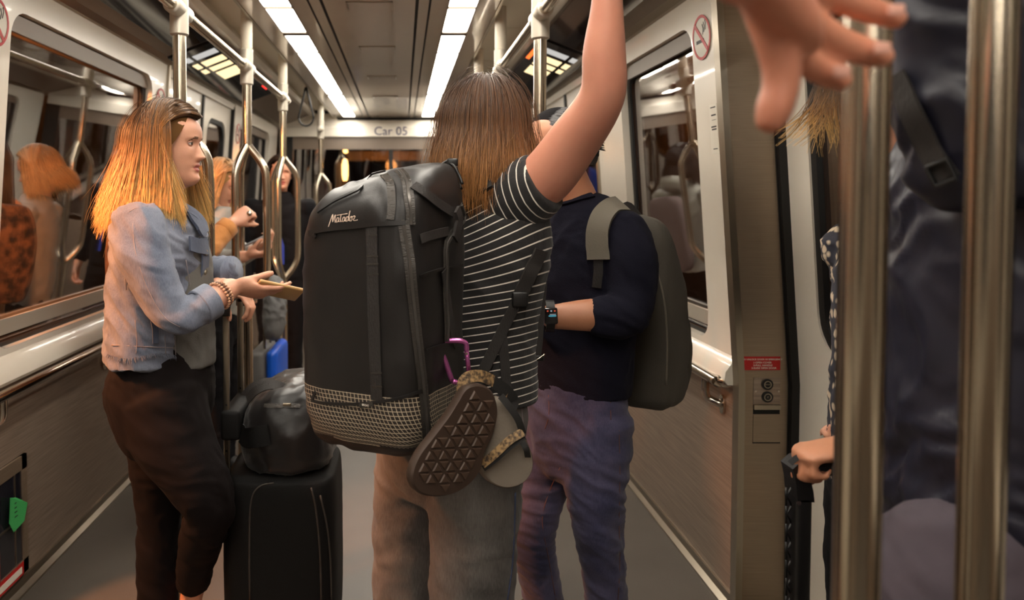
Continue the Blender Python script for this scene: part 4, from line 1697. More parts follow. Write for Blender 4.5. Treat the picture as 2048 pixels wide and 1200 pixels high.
chain([P(300, 450, 2.36), P(335, 560, 2.4), P(395, 620, 2.40), P(425, 590, 2.33), wBl], [.05, .045, .040, .036, .027], None, 18, 5, sk)
hand_geo(wBl, (.86, -.22, -.35), (-.30, .0, -.95), True, (.62, .66, .66, .66), (.30, .9), .92, .07, sk, .1)
chain([P(318, 470, 2.2), P(318, 640, 2.2)], [(.08, .12), (.08, .12)], FB, g=sk)
# ankles
kB, aB = P(424, 1012, 2.08), P(383, 1192, 2.26)
toeB = aB + Vector((.05, .0, -.10))
chain([P(318, 640, 2.2), P(325, 760, 2.16), P(352, 890, 2.09), kB, aB, aB + Vector((.0, 0, -.06))], [.08, .08, .06, .036, .034, .03], None, 14, 4, sk)
aBl = Vector((P(318, 1100, 2.3).x, 2.30, .09))
chain([P(320, 700, 2.24), P(318, 900, 2.3), P(318, 1100, 2.3), aBl, aBl + Vector((.01, 0, -.05))], [.08, .07, .05, .034, .03], None, 14, 4, sk)
persB = person_skin('person', 'person in a faded denim jacket with orange-lit blonde hair, looking right, holding a phone', sk, (MB, 'f'), .0042, 3, 'skin')
eyes(MB, persB)
tr = Geo()
chain([P(325, 690, 2.2), P(325, 740, 2.2), P(322, 800, 2.2), P(325, 860, 2.2)], [(.120, .165), (.145, .185), (.155, .185), (.125, .16)], FB, 26, 5, tr)
chain([P(322, 800, 2.12), P(352, 890, 2.09), P(392, 960, 2.07), P(418, 1018, 2.08), P(402, 1080, 2.15), P(388, 1150, 2.235), P(385, 1168, 2.25)], [.125, .112, .092, .074, .062, .052, .050], None, 22, 5, tr, True, (.6, .05))
chain([P(318, 810, 2.28), P(320, 900, 2.29), P(319, 1010, 2.30), P(317, 1120, 2.30), P(316, 1260, 2.30)], [.115, .098, .074, .066, .058], None, 22, 5, tr)
trB = cloth('trousers', tr, 'dark_trouser', persB, .007, 4, .008, (5, 5, 11), 15, 4.0)
build('shoe', shoe_geo((aB.x, aB.y, 0), (1, -.1, 0), lift=max(aB.z - .16, .0)), 'shoe_tan', persB, True)
build('shoe', shoe_geo((aBl.x, aBl.y, 0), (1, 0, 0)), 'shoe_tan', persB, True)
te = Geo()
chain([P(352, 728, 2.2), P(352, 640, 2.2), P(350, 520, 2.2), P(345, 440, 2.2)], [(.115, .13), (.11, .13), (.105, .12), (.06, .09)], FB, 22, 5, te, True, (.05, .5))
cloth('grey_tee', te, 'grey_tee', persB, .008, 4, .004, (9, 9, 10), 31)
ja = Geo()
chain([P(308, 712, 2.2), P(309, 660, 2.2), P(312, 590, 2.2), P(322, 510, 2.2), P(320, 450, 2.2), P(318, 415, 2.2)],
      [(.128, .205), (.125, .20), (.128, .198), (.135, .200), (.112, .185), (.07, .10)], FB, 30, 6, ja, True, (.05, .5))
chain([P(276, 446, 2.06), P(284, 500, 2.02), P(312, 572, 2.0), P(348, 626, 1.995), P(376, 630, 2.0), P(408, 610, 2.03)], [.076, .071, .060, .053, .049, .047], None, 24, 6, ja, True, (.6, .05))
chain([P(300, 448, 2.36), P(335, 540, 2.40), P(392, 590, 2.41), P(432, 548, 2.36), P(452, 546, 2.34)], [.078, .07, .062, .052, .048], None, 20, 5, ja)
jkB = cloth('denim_jacket', ja, 'jacket_denim', persB, .0055, 2, .0130, (8, 8, 15), 23, 8.0)
jt = Geo()
chain([P(308, 712, 2.2), P(309, 660, 2.2), P(312, 590, 2.2), P(322, 510, 2.2), P(320, 450, 2.2), P(318, 415, 2.2)], [(.134, .211), (.131, .206), (.134, .204), (.141, .206), (.118, .191), (.076, .106)], FB, 30, 6, jt)
tJ0 = BVHTree.FromPolygons(jt.v, jt.f)
tJ = bvh_of([jkB])
# open front: placket, collar, seams, pocket
ps, ns = draped(tJ0, [(424, 470), (428, 530), (424, 600), (416, 660), (411, 712)], 2.15, 5, .003)
pl = build('placket', Geo().ribbon(ps, ns, .040, .005), 'jacket_denim_dark', jkB, True, .6)
for q in ((413, 690), (424, 505), (427, 548)):
    h, n = cast(tJ0, q[0], q[1], 2.15)
    build('button', Geo().disc(h + n * .007, n, .0085, .004, 16), 'brass', pl, True, .6)
for pth in ([(345, 414), (372, 424), (394, 440), (408, 466)], [(388, 410), (408, 420), (424, 438), (434, 466)]):
    ps, ns = draped(tJ0, pth, 2.15, 5, .006)
    ww = list(np.interp(np.linspace(0, 1, len(ps)), [0, .3, .8, 1], [.03, .055, .055, .02]))
    build('collar', Geo().ribbon(ps, ns, ww, .008), 'jacket_denim_dark', jkB, True, .6)
for pth in ([(252, 440), (246, 500), (252, 580)], [(270, 640), (274, 680), (272, 708)], [(330, 672), (332, 708)], [(350, 672), (352, 710)], [(374, 668), (376, 712)], [(222, 690), (300, 694), (400, 698)],
            [(372, 520), (382, 580), (386, 640), (388, 690)]):
    seam('seam', tJ0, pth, 2.05, 'stitch', jkB, .0013, -.001)
for pth in ([(266, 446), (270, 500), (292, 570), (326, 632), (360, 654)], [(258, 424), (272, 416), (296, 412)]):
    seam('seam', tJ, pth, 2.0, 'stitch', jkB, .0013, .0)
ps, ns = draped(tJ0, [(306, 640), (310, 660), (310, 686)], 2.05, 4, .003)
build('welt_pocket', Geo().ribbon(ps, ns, .016, .004), 'jacket_denim_dark', jkB, True, .6)
ps, ns = draped(tJ0, [(374, 488), (390, 492), (410, 496)], 2.15, 4, .006)
fp = build('pocket_flap', Geo().ribbon(ps, ns, .042, .006), 'jacket_denim_dark', jkB, True, .6)
# turned-back cuffs
for a, b, r in ((P(398, 616, 2.015), P(424, 600, 2.045), .051), (P(440, 546, 2.35), P(464, 545, 2.325), .052)):
    build('cuff', Geo().tube(spline([a + (b - a) * k for k in (0, .1, .5, .9, 1, .96)], 2), [r * q for q in np.interp(np.linspace(0, 1, 11), [0, .1, .85, 1], [.9, 1, 1, .86])], 22, cap=False), 'jacket_denim', jkB, True)
# frayed hem
fr = []
rb = np.random.default_rng(3)
for k in range(420):
    u = rb.uniform(0, 1)
    px = 216 + 200 * u
    h, n = cast(tJ, px, 708 + 6 * math.sin(u * 9) + 8 * u, 2.1)
    L_ = rb.uniform(.006, .018)
    p0 = h + n * .002
    dv = Vector((rb.normal(0, .4), rb.normal(0, .3), -1)).normalized()
    fr.append([p0, p0 + dv * L_ * .5 + n * .001, p0 + dv * L_ + n * rb.uniform(0, .004)])
fo = strands_obj('frayed_hem', np.array([[tuple(q) for q in s_] for s_ in fr]), 'hair_pale', jkB, .0008, rb)
fo.data.materials[0] = MATS['jacket_denim']
fo['kind'] = 'stuff'
rngB = np.random.default_rng(8)
ff = lambda phi: np.where(np.cos(phi) > .2, .03 * np.cos(phi), 0) + .0 * phi
HB = dict(bot=-.200, front=66, R=(.110, .088, .122), c0=(-.010, 0, .0), flare=.30, back_flare=.28, tuck=.12, front_fn=ff)
hair_shell('hair_base', MB, 'hair_blonde', persB, R=(.106, .084, .117), c0=HB['c0'], **{k: HB[k] for k in ('bot', 'front', 'flare', 'back_flare', 'tuck', 'front_fn')})
strands_obj('hair', hair_paths(4200, rngB, MB, off=(0, .014), wave=.006, length_jit=.022, clump=110, tipcurl=.016, **HB), 'hair_blonde', persB, .00085, rngB)
fl = dict(HB)
strands_obj('stray_hair', hair_paths(160, rngB, MB, off=(.01, .03), wave=.014, length_jit=.04, clump=120, **fl), 'hair_blonde', persB, .0004, rngB)
hair_cap('hair_cap', MB, 'hair_blonde', persB, hair_line=.80)
parted('parted_hair', MB, 'hair_blonde', persB, rngB, 3600, -.195, fwd=.07, a0=.93)
# phone, bracelets, ring
t = thing('phone', 'thin phone in a tan case held out by the woman in denim', 'phone', wB)
pd = (HBX * .97 + Vector((0, .2, -.05))).normalized()
pm = (HBZ - pd * HBZ.dot(pd)).normalized()
pw = pd.cross(pm)
PM = Matrix((pd, pw, pm)).transposed()
pcn = wB + HBX * .128 + pm * .017
mat('phone_case', (190, 150, 96), .4)
mat('phone_glass', (16, 18, 22), .08)
build('case', Geo().bbox(pcn, (.068, .036, .005), .0045, PM), 'phone_case', t, True, .7)
build('screen', Geo().bbox(pcn + pm * .0052, (.064, .032, .0006), .0004, PM), 'phone_glass', t)
mat('bead_tan', (202, 152, 118), .35)
mat('bead_dark', (120, 84, 66), .35)
ax = (wB - P(408, 612, 2.02)).normalized()
u_ = ax.orthogonal().normalized()
v_ = ax.cross(u_)
for j, (q, m, r) in enumerate(((.62, 'bead_tan', .0385), (.74, 'bead_dark', .0365), (.84, 'bead_tan', .0345))):
    c = P(438, 592, 2.06) + (wB - P(438, 592, 2.06)) * (q - .62) * 1.4
    gb = Geo()
    nb = 26
    for k in range(nb):
        a = 2 * math.pi * k / nb
        o_ = c + (u_ * math.cos(a) + v_ * math.sin(a)) * r
        gb.tube([o_ - ax * .0042, o_ - ax * .002, o_ + ax * .002, o_ + ax * .0042], [.0012, .0040, .0040, .0012], 8)
    o_ = build('bead_bracelet', gb, m, None, True)
    tag(o_, ('beaded tan bracelet nearest the denim cuff', 'darker beaded bracelet, middle of three on the wrist', 'beaded bracelet nearest the hand')[j], 'bracelet', 'bracelets on the wrist')
    o_['kind'] = 'stuff'

# ================================================================== C: man in the navy sweater
FC = Vector((-.75, -.66, 0)).normalized()
RC = Vector((FC.y, -FC.x, 0))
headC = P(1113, 306, 2.13)
MC = head_frame(headC, Vector((-.97, .20, -.05)), (0, 0, 1), 0, 1.03)
wC = P(1098, 634, 1.96)
sk = Geo()
chain([P(1160, 480, 2.13), P(1150, 405, 2.13), P(1135, 365, 2.13), headC], [(.11, .08), (.068, .064), (.060, .060), (.06, .06)], RC, g=sk)
chain([P(1243, 462, 2.03), P(1262, 560, 1.99), P(1256, 628, 1.96), P(1180, 630, 1.95), wC], [.05, .05, .045, .043, .031], None, 18, 5, sk)
hand_geo(wC, (-1, .12, .05), (.1, .5, .8), True, (.5, .5, .5, .5), (.5, .5), 1.02, .03, sk)
chain([P(1085, 450, 2.24), P(1050, 560, 2.22), P(1030, 620, 2.1), P(1000, 600, 2.0)], [.05, .045, .04, .03], None, 18, 5, sk)
chain([P(1160, 480, 2.13), P(1165, 640, 2.13)], [(.15, .09), (.14, .09)], RC, g=sk)
persC = person_skin('person', 'dark-haired person in a navy sweater and jeans wearing a grey backpack and a smartwatch', sk, (MC, 'm'), .006, 4, 'skin_tan', brows='brow_dark')
sw = Geo()
chain([P(1158, 778, 2.13), P(1160, 720, 2.13), P(1163, 620, 2.13), P(1165, 530, 2.13), P(1163, 465, 2.13), P(1157, 425, 2.13), P(1150, 402, 2.13)],
      [(.152, .118), (.160, .122), (.160, .118), (.170, .120), (.168, .110), (.115, .085), (.074, .070)], RC, 28, 6, sw, True, (.05, .2))
chain([P(1238, 458, 2.045), P(1258, 520, 2.0), P(1263, 585, 1.975), P(1252, 628, 1.955), P(1215, 634, 1.95), P(1180, 636, 1.95)], [.074, .072, .064, .060, .056, .048], None, 24, 6, sw, True, (.6, .05))
chain([P(1085, 448, 2.24), P(1050, 555, 2.22), P(1032, 610, 2.12)], [.07, .062, .052], None, 20, 5, sw)
swC = cloth('navy_sweater', sw, 'navy_knit', persC, .007, 3, .0075, (6, 6, 12), 41, 5.0)
tS = bvh_of([swC])
ps, ns = draped(tS, [(1096, 413), (1125, 407), (1165, 396), (1186, 392)], 2.1, 5, .002)
build('neckband', Geo().ribbon(ps, ns, .022, .004), 'navy_knit', swC, True, .6)
je = Geo()
chain([P(1155, 765, 2.13), P(1152, 810, 2.13), P(1150, 865, 2.13), P(1140, 915, 2.13)], [(.145, .115), (.155, .125), (.158, .130), (.13, .11)], RC, 26, 5, je)
chain([P(1190, 845, 2.08), P(1190, 920, 2.06), P(1192, 1010, 2.05), P(1198, 1075, 2.06), P(1208, 1150, 2.09), P(1218, 1260, 2.11), P(1222, 1345, 2.12)], [.108, .096, .078, .066, .062, .058, .056], None, 22, 5, je)
chain([P(1105, 850, 2.19), P(1090, 930, 2.19), P(1068, 1030, 2.19), P(1066, 1090, 2.21), P(1080, 1160, 2.25), P(1098, 1250, 2.29), P(1108, 1320, 2.31)], [.105, .092, .072, .064, .062, .058, .056], None, 22, 5, je)
jeC = cloth('blue_jeans', je, 'blue_denim', persC, .0065, 3, .0085, (7, 7, 19), 51, 5.0)
tj = bvh_of([jeC])
for pth in ([(1238, 860), (1240, 950), (1238, 1040), (1240, 1120), (1236, 1200)], [(1120, 935), (1098, 985), (1084, 1040), (1096, 1110), (1112, 1200)], [(1097, 790), (1098, 830), (1090, 858)], [(1220, 790), (1222, 840)]):
    seam('seam', tj, pth, 2.1, 'stitch_red', jeC, .0012, 0)
for (q, zz) in ((P(1222, 1345, 2.12), 0), (P(1108, 1320, 2.31), 0)):
    build('shoe', shoe_geo((q.x, q.y, 0), FC, .27), 'shoe_black', persC, True)
# short dark hair brushed back
rngC = np.random.default_rng(77)
n = 3600
ph = rngC.uniform(0, 2 * math.pi, n)
th = np.arccos(1 - rngC.uniform(0, 1, n) * 1.02)
lim = np.where(np.cos(ph) > .72, .80, np.where(np.cos(ph) > .3, 1.2, 1.66))
th = np.minimum(th, lim * rngC.uniform(.2, 1, n) ** .5)
base = np.stack([-.006 + .102 * np.sin(th) * np.cos(ph), .080 * np.sin(th) * np.sin(ph), .004 + .116 * np.cos(th)], -1)
nrm = base / np.linalg.norm(base, axis=1)[:, None]
ln = np.where(th < .95, .050, .018) * rngC.uniform(.7, 1.2, n)
flow = np.stack([-np.ones(n) * (.9), .15 * np.sign(base[:, 1]), -.35 + .0 * ph], -1)
pp = np.empty((n, 6, 3))
for i in range(6):
    s_ = i / 5
    pp[:, i] = base + nrm * (ln * (.55 * s_ - .30 * s_ * s_))[:, None] + flow * (ln * s_)[:, None]
strands_obj('hair', xf(MC, pp.reshape(-1, 3)).reshape(n, 6, 3), 'hair_black', persC, .0015, rngC)
hair_cap('hair_cap', MC, 'hair_black', persC, R=(.106, .083, .123), c0=(-.008, 0, .002), hair_line=.66, side=1.72, wr=(.55, .45))
hair_shell('hair_base', MC, 'hair_black', persC, -.035, 72, R=(.101, .079, .115), c0=(-.008, 0, .004), flare=0, back_flare=0, tuck=.12, extra=.002, front_fn=lambda p: np.where(np.cos(p) > -.25, .055, -.03))
# smartwatch
t = thing('smartwatch', 'black smartwatch with a lit screen on the sweater man\'s wrist', 'watch', wC)
c = P(1099, 632, 1.955)
tS2 = bvh_of([persC])
wax = (P(1180, 632, 1.95) - wC).normalized()
gw = Geo()
u_ = Vector((0, 0, 1))
v_ = wax.cross(u_).normalized()
ring = [c + u_ * (.0385 * math.cos(a)) + v_ * (.034 * math.sin(a)) for a in np.linspace(0, 2 * math.pi, 31)]
build('band', Geo().ribbon(ring, [(q - c).normalized() for q in ring], .022, .003), 'black_plastic', t, True, .6)
fn = (Vector((0, 0, CAM_H)) - c)
fn = (fn - wax * fn.dot(wax)).normalized()
WM = Matrix((wax, fn.cross(wax), fn)).transposed()
wc = c + fn * .040
build('case', Geo().bbox(wc, (.0175, .021, .0055), .005, WM), 'dark_gloss', t, True, .7)
scr = build('screen', Geo().bbox(wc + fn * .0056, (.0155, .0185, .0005), .0004, WM), 'phone_glass', t)
emission_mat('watch_cyan', (.12, .55, .7), .9)
emission_mat('watch_red', (.8, .12, .06), .6)
emission_mat('watch_grey', (.45, .5, .55), .6)
rt, up_ = -wax if wax.x > 0 else wax, WM.col[1]
rt = wax if wax.x > 0 else -wax
for (a, b, w_, h_, m) in ((-.009, .013, .004, .004, 'watch_red'), (.0, .013, .004, .004, 'watch_grey'), (.009, .013, .004, .004, 'watch_red'), (.004, .004, .016, .002, 'watch_grey'), (.003, .0, .019, .002, 'watch_cyan'), (.004, -.004, .015, .002, 'watch_cyan'), (-.008, -.012, .012, .006, 'watch_cyan'), (.009, -.012, .008, .006, 'watch_cyan')):
    build('readout', Geo().bbox(wc + fn * .0063 + rt * a + UP * b * .98, (w_ / 2, h_ / 2, .0003), .0002, Matrix((rt, UP, fn)).transposed()), m, scr)
# ------------------------------------------------------------------ bags
def grid_mat(name, base, line, cell, frac, rough=.5):
    m = bpy.data.materials.new(name)
    m.use_nodes = True
    nt = m.node_tree
    b = nt.nodes['Principled BSDF']
    b.inputs['Roughness'].default_value = rough
    at = nt.nodes.new('ShaderNodeAttribute')
    at.attribute_name = 'uvw'
    sp = nt.nodes.new('ShaderNodeSeparateXYZ')
    nt.links.new(at.outputs['Vector'], sp.inputs[0])
    outs = []
    for k in (0, 1):
        d = nt.nodes.new('ShaderNodeMath'); d.operation = 'DIVIDE'; d.inputs[1].default_value = cell
        nt.links.new(sp.outputs[k], d.inputs[0])
        f = nt.nodes.new('ShaderNodeMath'); f.operation = 'FRACT'
        nt.links.new(d.outputs[0], f.inputs[0])
        l = nt.nodes.new('ShaderNodeMath'); l.operation = 'LESS_THAN'; l.inputs[1].default_value = frac
        nt.links.new(f.outputs[0], l.inputs[0])
        outs.append(l)
    mx = nt.nodes.new('ShaderNodeMath'); mx.operation = 'MAXIMUM'
    nt.links.new(outs[0].outputs[0], mx.inputs[0])
    nt.links.new(outs[1].outputs[0], mx.inputs[1])
    c = nt.nodes.new('ShaderNodeMix'); c.data_type = 'RGBA'
    c.inputs[6].default_value = lin(base)
    c.inputs[7].default_value = lin(line)
    nt.links.new(mx.outputs[0], c.inputs[0])
    nt.links.new(c.outputs[2], b.inputs['Base Color'])
    MATS[name] = m


mat('pack_black', (27, 23, 22), .46, bump=(350, .05), vary=(7, (22, 20, 19), .2))
mat('webbing', (36, 32, 30), .7, bump=(400, .25), stretch=(1, 1, .3))
mat('zip_tape', (66, 62, 58), .24, .3, bump=(500, .3), stretch=(.2, .2, 1))
mat('zip_teeth', (92, 88, 84), .3, .6)
mat('logo_print', (222, 198, 178), .5)
mat('carabiner', (190, 104, 164), .26, .75)
mat('sole_rubber', (62, 46, 36), .62)
mat('sole_lug', (74, 56, 44), .55)
mat('footbed', (118, 108, 96), .75, bump=(200, .1))
mat('sandal_strap', (166, 134, 92), .6, vary=(120, (58, 46, 36), .75))
mat('strap_lining', (26, 24, 23), .8)
mat('olive_canvas', (74, 69, 60), .85, bump=(300, .15), vary=(6, (64, 59, 52), .2))
mat('olive_strap', (112, 106, 94), .8, bump=(300, .15))
mat('case_black', (13, 12, 12), .7, spec=.25, bump=(300, .12))
mat('duffel_nylon', (20, 17, 17), .34, bump=(12, .25), sheen=.1)
mat('blue_shell', (18, 84, 196), .35)
mat('grey_shell', (96, 94, 92), .5)
grid_mat('ripstop_grid', (40, 34, 30), (196, 180, 156), .0088, .15)


def soft_box(sections, cx, cy, tx, dx_, expo=3.2, n=64, sub=5, tilt=None, amp=.004, seed=1, scale=(9, 9, 14)):
    """lofted bag. sections: (z, half_t, half_d, off_t, off_d); returns verts, normals, faces, attr(perimeter, z), rows"""
    R = crom(sections, sub)
    T, D = Vector(tx).normalized(), Vector(dx_).normalized()
    rows, att = [], []
    for q in R:
        z, a, b, ot, od = q
        ring, per, last = [], 0.0, None
        for k in range(n):
            an = 2 * math.pi * k / n
            c, s = math.cos(an), math.sin(an)
            x = math.copysign(abs(c) ** (2 / expo), c) * a + ot
            y = math.copysign(abs(s) ** (2 / expo), s) * b + od
            zz = z + (tilt(x, y, z) if tilt else 0)
            if last is not None:
                per += math.hypot(x - last[0], y - last[1])
            last = (x, y)
            ring.append((cx + T.x * x + D.x * y, cy + T.y * x + D.y * y, zz))
            att.append((per, zz, 0))
        rows.append(ring)
    V = np.array(rows).reshape(-1, 3)
    m = len(rows)
    F = [(i * n + k, i * n + (k + 1) % n, (i + 1) * n + (k + 1) % n, (i + 1) * n + k) for i in range(m - 1) for k in range(n)]
    F.append(tuple(range(n))[::-1])
    F.append(tuple((m - 1) * n + k for k in range(n)))
    me = bpy.data.meshes.new('t')
    me.from_pydata(V.tolist(), [], F)
    no = np.empty(len(V) * 3)
    me.vertices.foreach_get('normal', no)
    bpy.data.meshes.remove(me)
    no = no.reshape(-1, 3)
    if amp:
        V = wrinkle(V, no, amp, scale, seed, True, 3.0)
    return V, F, np.array(att), n


TB, DB = Vector((.88, -.47, 0)), Vector((.47, .88, 0))
secs = [(.892, .075, .07, 0, 0), (.905, .115, .10, 0, 0), (.935, .138, .125, 0, 0), (1.0, .147, .137, 0, 0), (1.15, .150, .140, 0, 0), (1.30, .150, .140, 0, 0),
        (1.385, .146, .137, 0, 0), (1.425, .134, .124, 0, .006), (1.45, .108, .10, 0, .012), (1.462, .06, .06, 0, .02), (1.465, .01, .01, 0, .02)]
def tilt_pack(x, y, z):
    k = min(max((z - 1.1) / .35, 0), 1)
    lo = min(max((1.0 - z) / .1, 0), 1)
    return k * (.20 * x + .16 * y + .012) - lo * (.05 * abs(x))
Vp, Fp, Ap, np_ = soft_box(secs, -.038, 1.6135, TB, DB, 4.2, 120, 8, tilt_pack, .0065, 61, (6, 6, 8))
pack = thing('hiking_backpack', 'large black travel backpack with a white script logo and grid ripstop base', 'backpack', (-.038, 1.6135, .89))
zc = np.array([np.mean([Vp[i][2] for i in f]) for f in Fp])
zt = np.array([np.mean([Ap[i][1] for i in f]) for f in Fp])
low = [f for f, z in zip(Fp, zt) if .925 < z < 1.030]
bot = [f for f, z in zip(Fp, zt) if z <= .925]
upp = [f for f, z in zip(Fp, zt) if z >= 1.030]
def sub_obj(name, faces, m, parent, push=0.0):
    ids = sorted({i for f in faces for i in f})
    mp = {i: k for k, i in enumerate(ids)}
    return np_obj(name, Vp[ids] , [tuple(mp[i] for i in f) for f in faces], m, parent, True, {'uvw': Ap[ids]})
pk_u = sub_obj('body', upp, 'pack_black', pack)
pk_l = sub_obj('ripstop_base', low, 'ripstop_grid', pack)
pk_b = sub_obj('bottom', bot, 'pack_black', pack)
tP = bvh_of([pk_u, pk_l, pk_b])
def strap(name, path, w, m, parent=None, off=.002, th=.0025, z=1.5, tree=None, sub=6):
    ps, ns = draped(tree or tP, path, z, sub, off)
    return build(name, Geo().ribbon(ps, ns, w, th), m, parent or pack, True, .6)
strap('web_strap', [(745, 452), (747, 560), (750, 680), (755, 800)], .0255, 'webbing')
for yy in (470, 512, 528, 548, 745, 772):
    strap('bar_tack', [(735 + (yy - 450) * .03, yy), (745 + (yy - 450) * .03, yy), (757 + (yy - 450) * .03, yy)], .004, 'zip_tape', None, .0045, .001, sub=2)
strap('zip_tape', [(806, 440), (818, 520), (826, 610), (836, 700), (846, 790), (853, 880)], .022, 'zip_tape', None, .0015)
strap('zip_teeth', [(806, 440), (818, 520), (826, 610), (836, 700), (846, 790), (853, 880)], .006, 'zip_teeth', None, .004)
strap('zip_tape', [(768, 352), (780, 366), (784, 400), (782, 440)], .016, 'zip_tape')
strap('zip_tape', [(798, 343), (812, 362), (818, 400), (820, 450)], .020, 'zip_tape')
strap('zip_teeth', [(798, 343), (812, 362), (818, 400), (820, 450)], .005, 'zip_teeth', None, .0045)
strap('pocket_edge', [(592, 478), (620, 466), (680, 456), (760, 448), (810, 446)], .009, 'pack_black', None, .003, .004)
strap('lid_edge', [(592, 400), (640, 378), (700, 360), (770, 348)], .006, 'pack_black', None, .004, .004)
strap('compression_strap', [(826, 374), (850, 390), (876, 410), (900, 426)], .020, 'webbing', None, .006)
strap('compression_strap', [(838, 478), (860, 470), (892, 462)], .018, 'webbing', None, .004)
strap('haul_loop', [(900, 420), (906, 440), (902, 462), (897, 478)], .026, 'webbing', None, .012, .006)
strap('gear_loop', [(884, 540), (892, 600), (900, 660), (908, 690)], .021, 'webbing', None, .004)
strap('side_seam', [(838, 552), (870, 540), (922, 530)], .005, 'pack_black', None, .002, .003)
strap('side_seam', [(850, 700), (880, 690), (930, 680)], .005, 'pack_black', None, .002, .003)
strap('back_zip', [(918, 410), (926, 440), (932, 540), (936, 640), (938, 690)], .018, 'zip_tape', None, .003)
strap('back_zip_teeth', [(918, 410), (926, 440), (932, 540), (936, 640), (938, 690)], .005, 'zip_teeth', None, .006)
strap('base_seam', [(598, 797), (660, 806), (735, 806), (800, 795), (842, 780)], .006, 'pack_black', None, .003, .003)
strap('woven_tag', [(722, 809), (735, 808), (749, 806)], .010, 'zip_tape', None, .005, .002)
# tag print
h, nr = cast(tP, 735, 808, 1.5)
build('tag_print', text_geo('SEG42', .006, h + nr * .0085 - UP * .002, TB, UP.cross(TB).cross(TB) * -1, .0006), 'print_white', pack)
# script logo
h, nr = cast(tP, 686, 440, 1.5)
rt = (TB - nr * TB.dot(nr)).normalized()
upv = nr.cross(rt)
if upv.z < 0:
    upv = -upv
rt2 = (rt * math.cos(.10) + upv * math.sin(.10)).normalized()
up2 = nr.cross(rt2)
if up2.z < 0:
    up2 = -up2
def script_logo():
    """hand-lettered word as thin strokes: letters of one running script"""
    g = Geo()
    S = {
        'M': [[(0, -.45), (.45, .35), (.75, .95), (.80, .4), (.82, .1), (1.05, .6), (1.25, .85), (1.22, .4), (1.28, 0)]],
        'a': [[(.55, .45), (.3, .5), (.1, .2), (.2, .0), (.45, .15), (.56, .45), (.52, .1), (.7, .05)]],
        't': [[(.32, .85), (.22, .3), (.3, .02), (.5, .1)]],
        'd': [[(.5, .45), (.25, .5), (.1, .2), (.22, 0), (.48, .2), (.78, 1.15), (.56, .2), (.7, .03)]],
        'o': [[(.4, .48), (.15, .4), (.12, .1), (.32, 0), (.52, .2), (.4, .48), (.62, .42)]],
        'r': [[(.05, .4), (.3, .52), (.5, .42), (.2, .12), (.35, .02), (.75, .02), (.95, .05)]],
    }
    x = 0
    sz = .0195
    def pt(u, v):
        q = h + rt2 * ((u - 2.6) * sz * .68) + up2 * (v * sz * .95 - .004) + nr * .05
        hit = tP.ray_cast(q, -nr)
        return (hit[0] if hit[0] is not None else q - nr * .05) + nr * .0012
    for ch, adv in (('M', 1.35), ('a', .62), ('t', .46), ('a', .62), ('d', .66), ('o', .58), ('r', .9)):
        for st in S[ch]:
            g.tube([pt(x + q[0], q[1]) for q in crom([(a, b, 0) for a, b in st], 4)], .0009, 5)
        x += adv
    g.tube([pt(u, .78 + .04 * (u - 1.4)) for u in np.linspace(1.5, 3.4, 8)], .0008, 5)
    return g
build('script_logo', script_logo(), 'logo_print', pack, True)
h, nr = cast(tP, 640, 478, 1.5)
# cord lock by the neck
g = Geo()
g.tube(spline([P(884, 330, 1.66), P(900, 322, 1.65), P(912, 336, 1.64), P(916, 362, 1.63), P(922, 378, 1.62)], 4), .0045, 8)
g.tube(spline([P(890, 326, 1.66), P(906, 330, 1.63), P(918, 350, 1.62), P(925, 368, 1.61)], 4), .003, 8)
build('draw_cord', g, 'black_plastic', pack, True)
build('cord_lock', Geo().bbox(P(905, 325, 1.645), (.012, .008, .009), .004), 'black_plastic', pack, True)
# crumpled collar of the roll top leaning on the shoulder
gc = Geo()
chain([P(815, 372, 1.60), P(850, 366, 1.63), P(880, 362, 1.66), P(905, 364, 1.69)], [.036, .038, .034, .022], None, 18, 5, gc)
chain([P(850, 402, 1.59), P(885, 412, 1.64), P(912, 424, 1.68)], [.040, .042, .025], None, 18, 5, gc)
cloth('roll_top', gc, 'pack_black', pack, .005, 2, .007, (13, 13, 16), 71, 6.0)
# harness straps across her back
tTee = bvh_of([teeA, slA, jeA])
strap('shoulder_strap', [(930, 408), (950, 392), (972, 376), (990, 366)], .034, 'webbing', None, .006, .010, 1.7, tTee)
strap('harness_strap', [(1078, 500), (1064, 530), (1046, 568), (1034, 600)], .034, 'webbing', None, .006, .006, 1.7, tTee)
strap('harness_web', [(1034, 596), (1012, 640), (990, 690), (966, 742), (950, 770)], .025, 'webbing', None, .008, .0025, 1.7, tTee)
strap('harness_web', [(1003, 668), (1007, 710), (1010, 750), (1012, 790)], .022, 'webbing', None, .006, .0025, 1.7, tTee)
h, nr = cast(tTee, 1036, 596, 1.7)
build('strap_buckle', Geo().bbox(h + nr * .014, (.018, .006, .017), .004), 'black_plastic', pack, True)
# loose strap end hanging in front of the man's wrist
g = Geo()
ps = spline([P(1076, 545, 1.74), P(1086, 552, 1.735), P(1088, 570, 1.73), P(1084, 620, 1.73), P(1080, 680, 1.735), P(1076, 715, 1.74)], 4)
build('loose_strap', g.ribbon(ps, Vector((-.3, -1, 0)), .013, .002), 'webbing', pack, True, .6)
build('loose_buckle', Geo().bbox(P(1076, 716, 1.738), (.014, .004, .007), .003), 'black_plastic', pack, True)
build('buckle_chain', Geo().tube(spline([P(1066, 722, 1.738), P(1076, 718, 1.735), P(1090, 708, 1.735)], 4), .002, 6), 'chrome', pack, True)

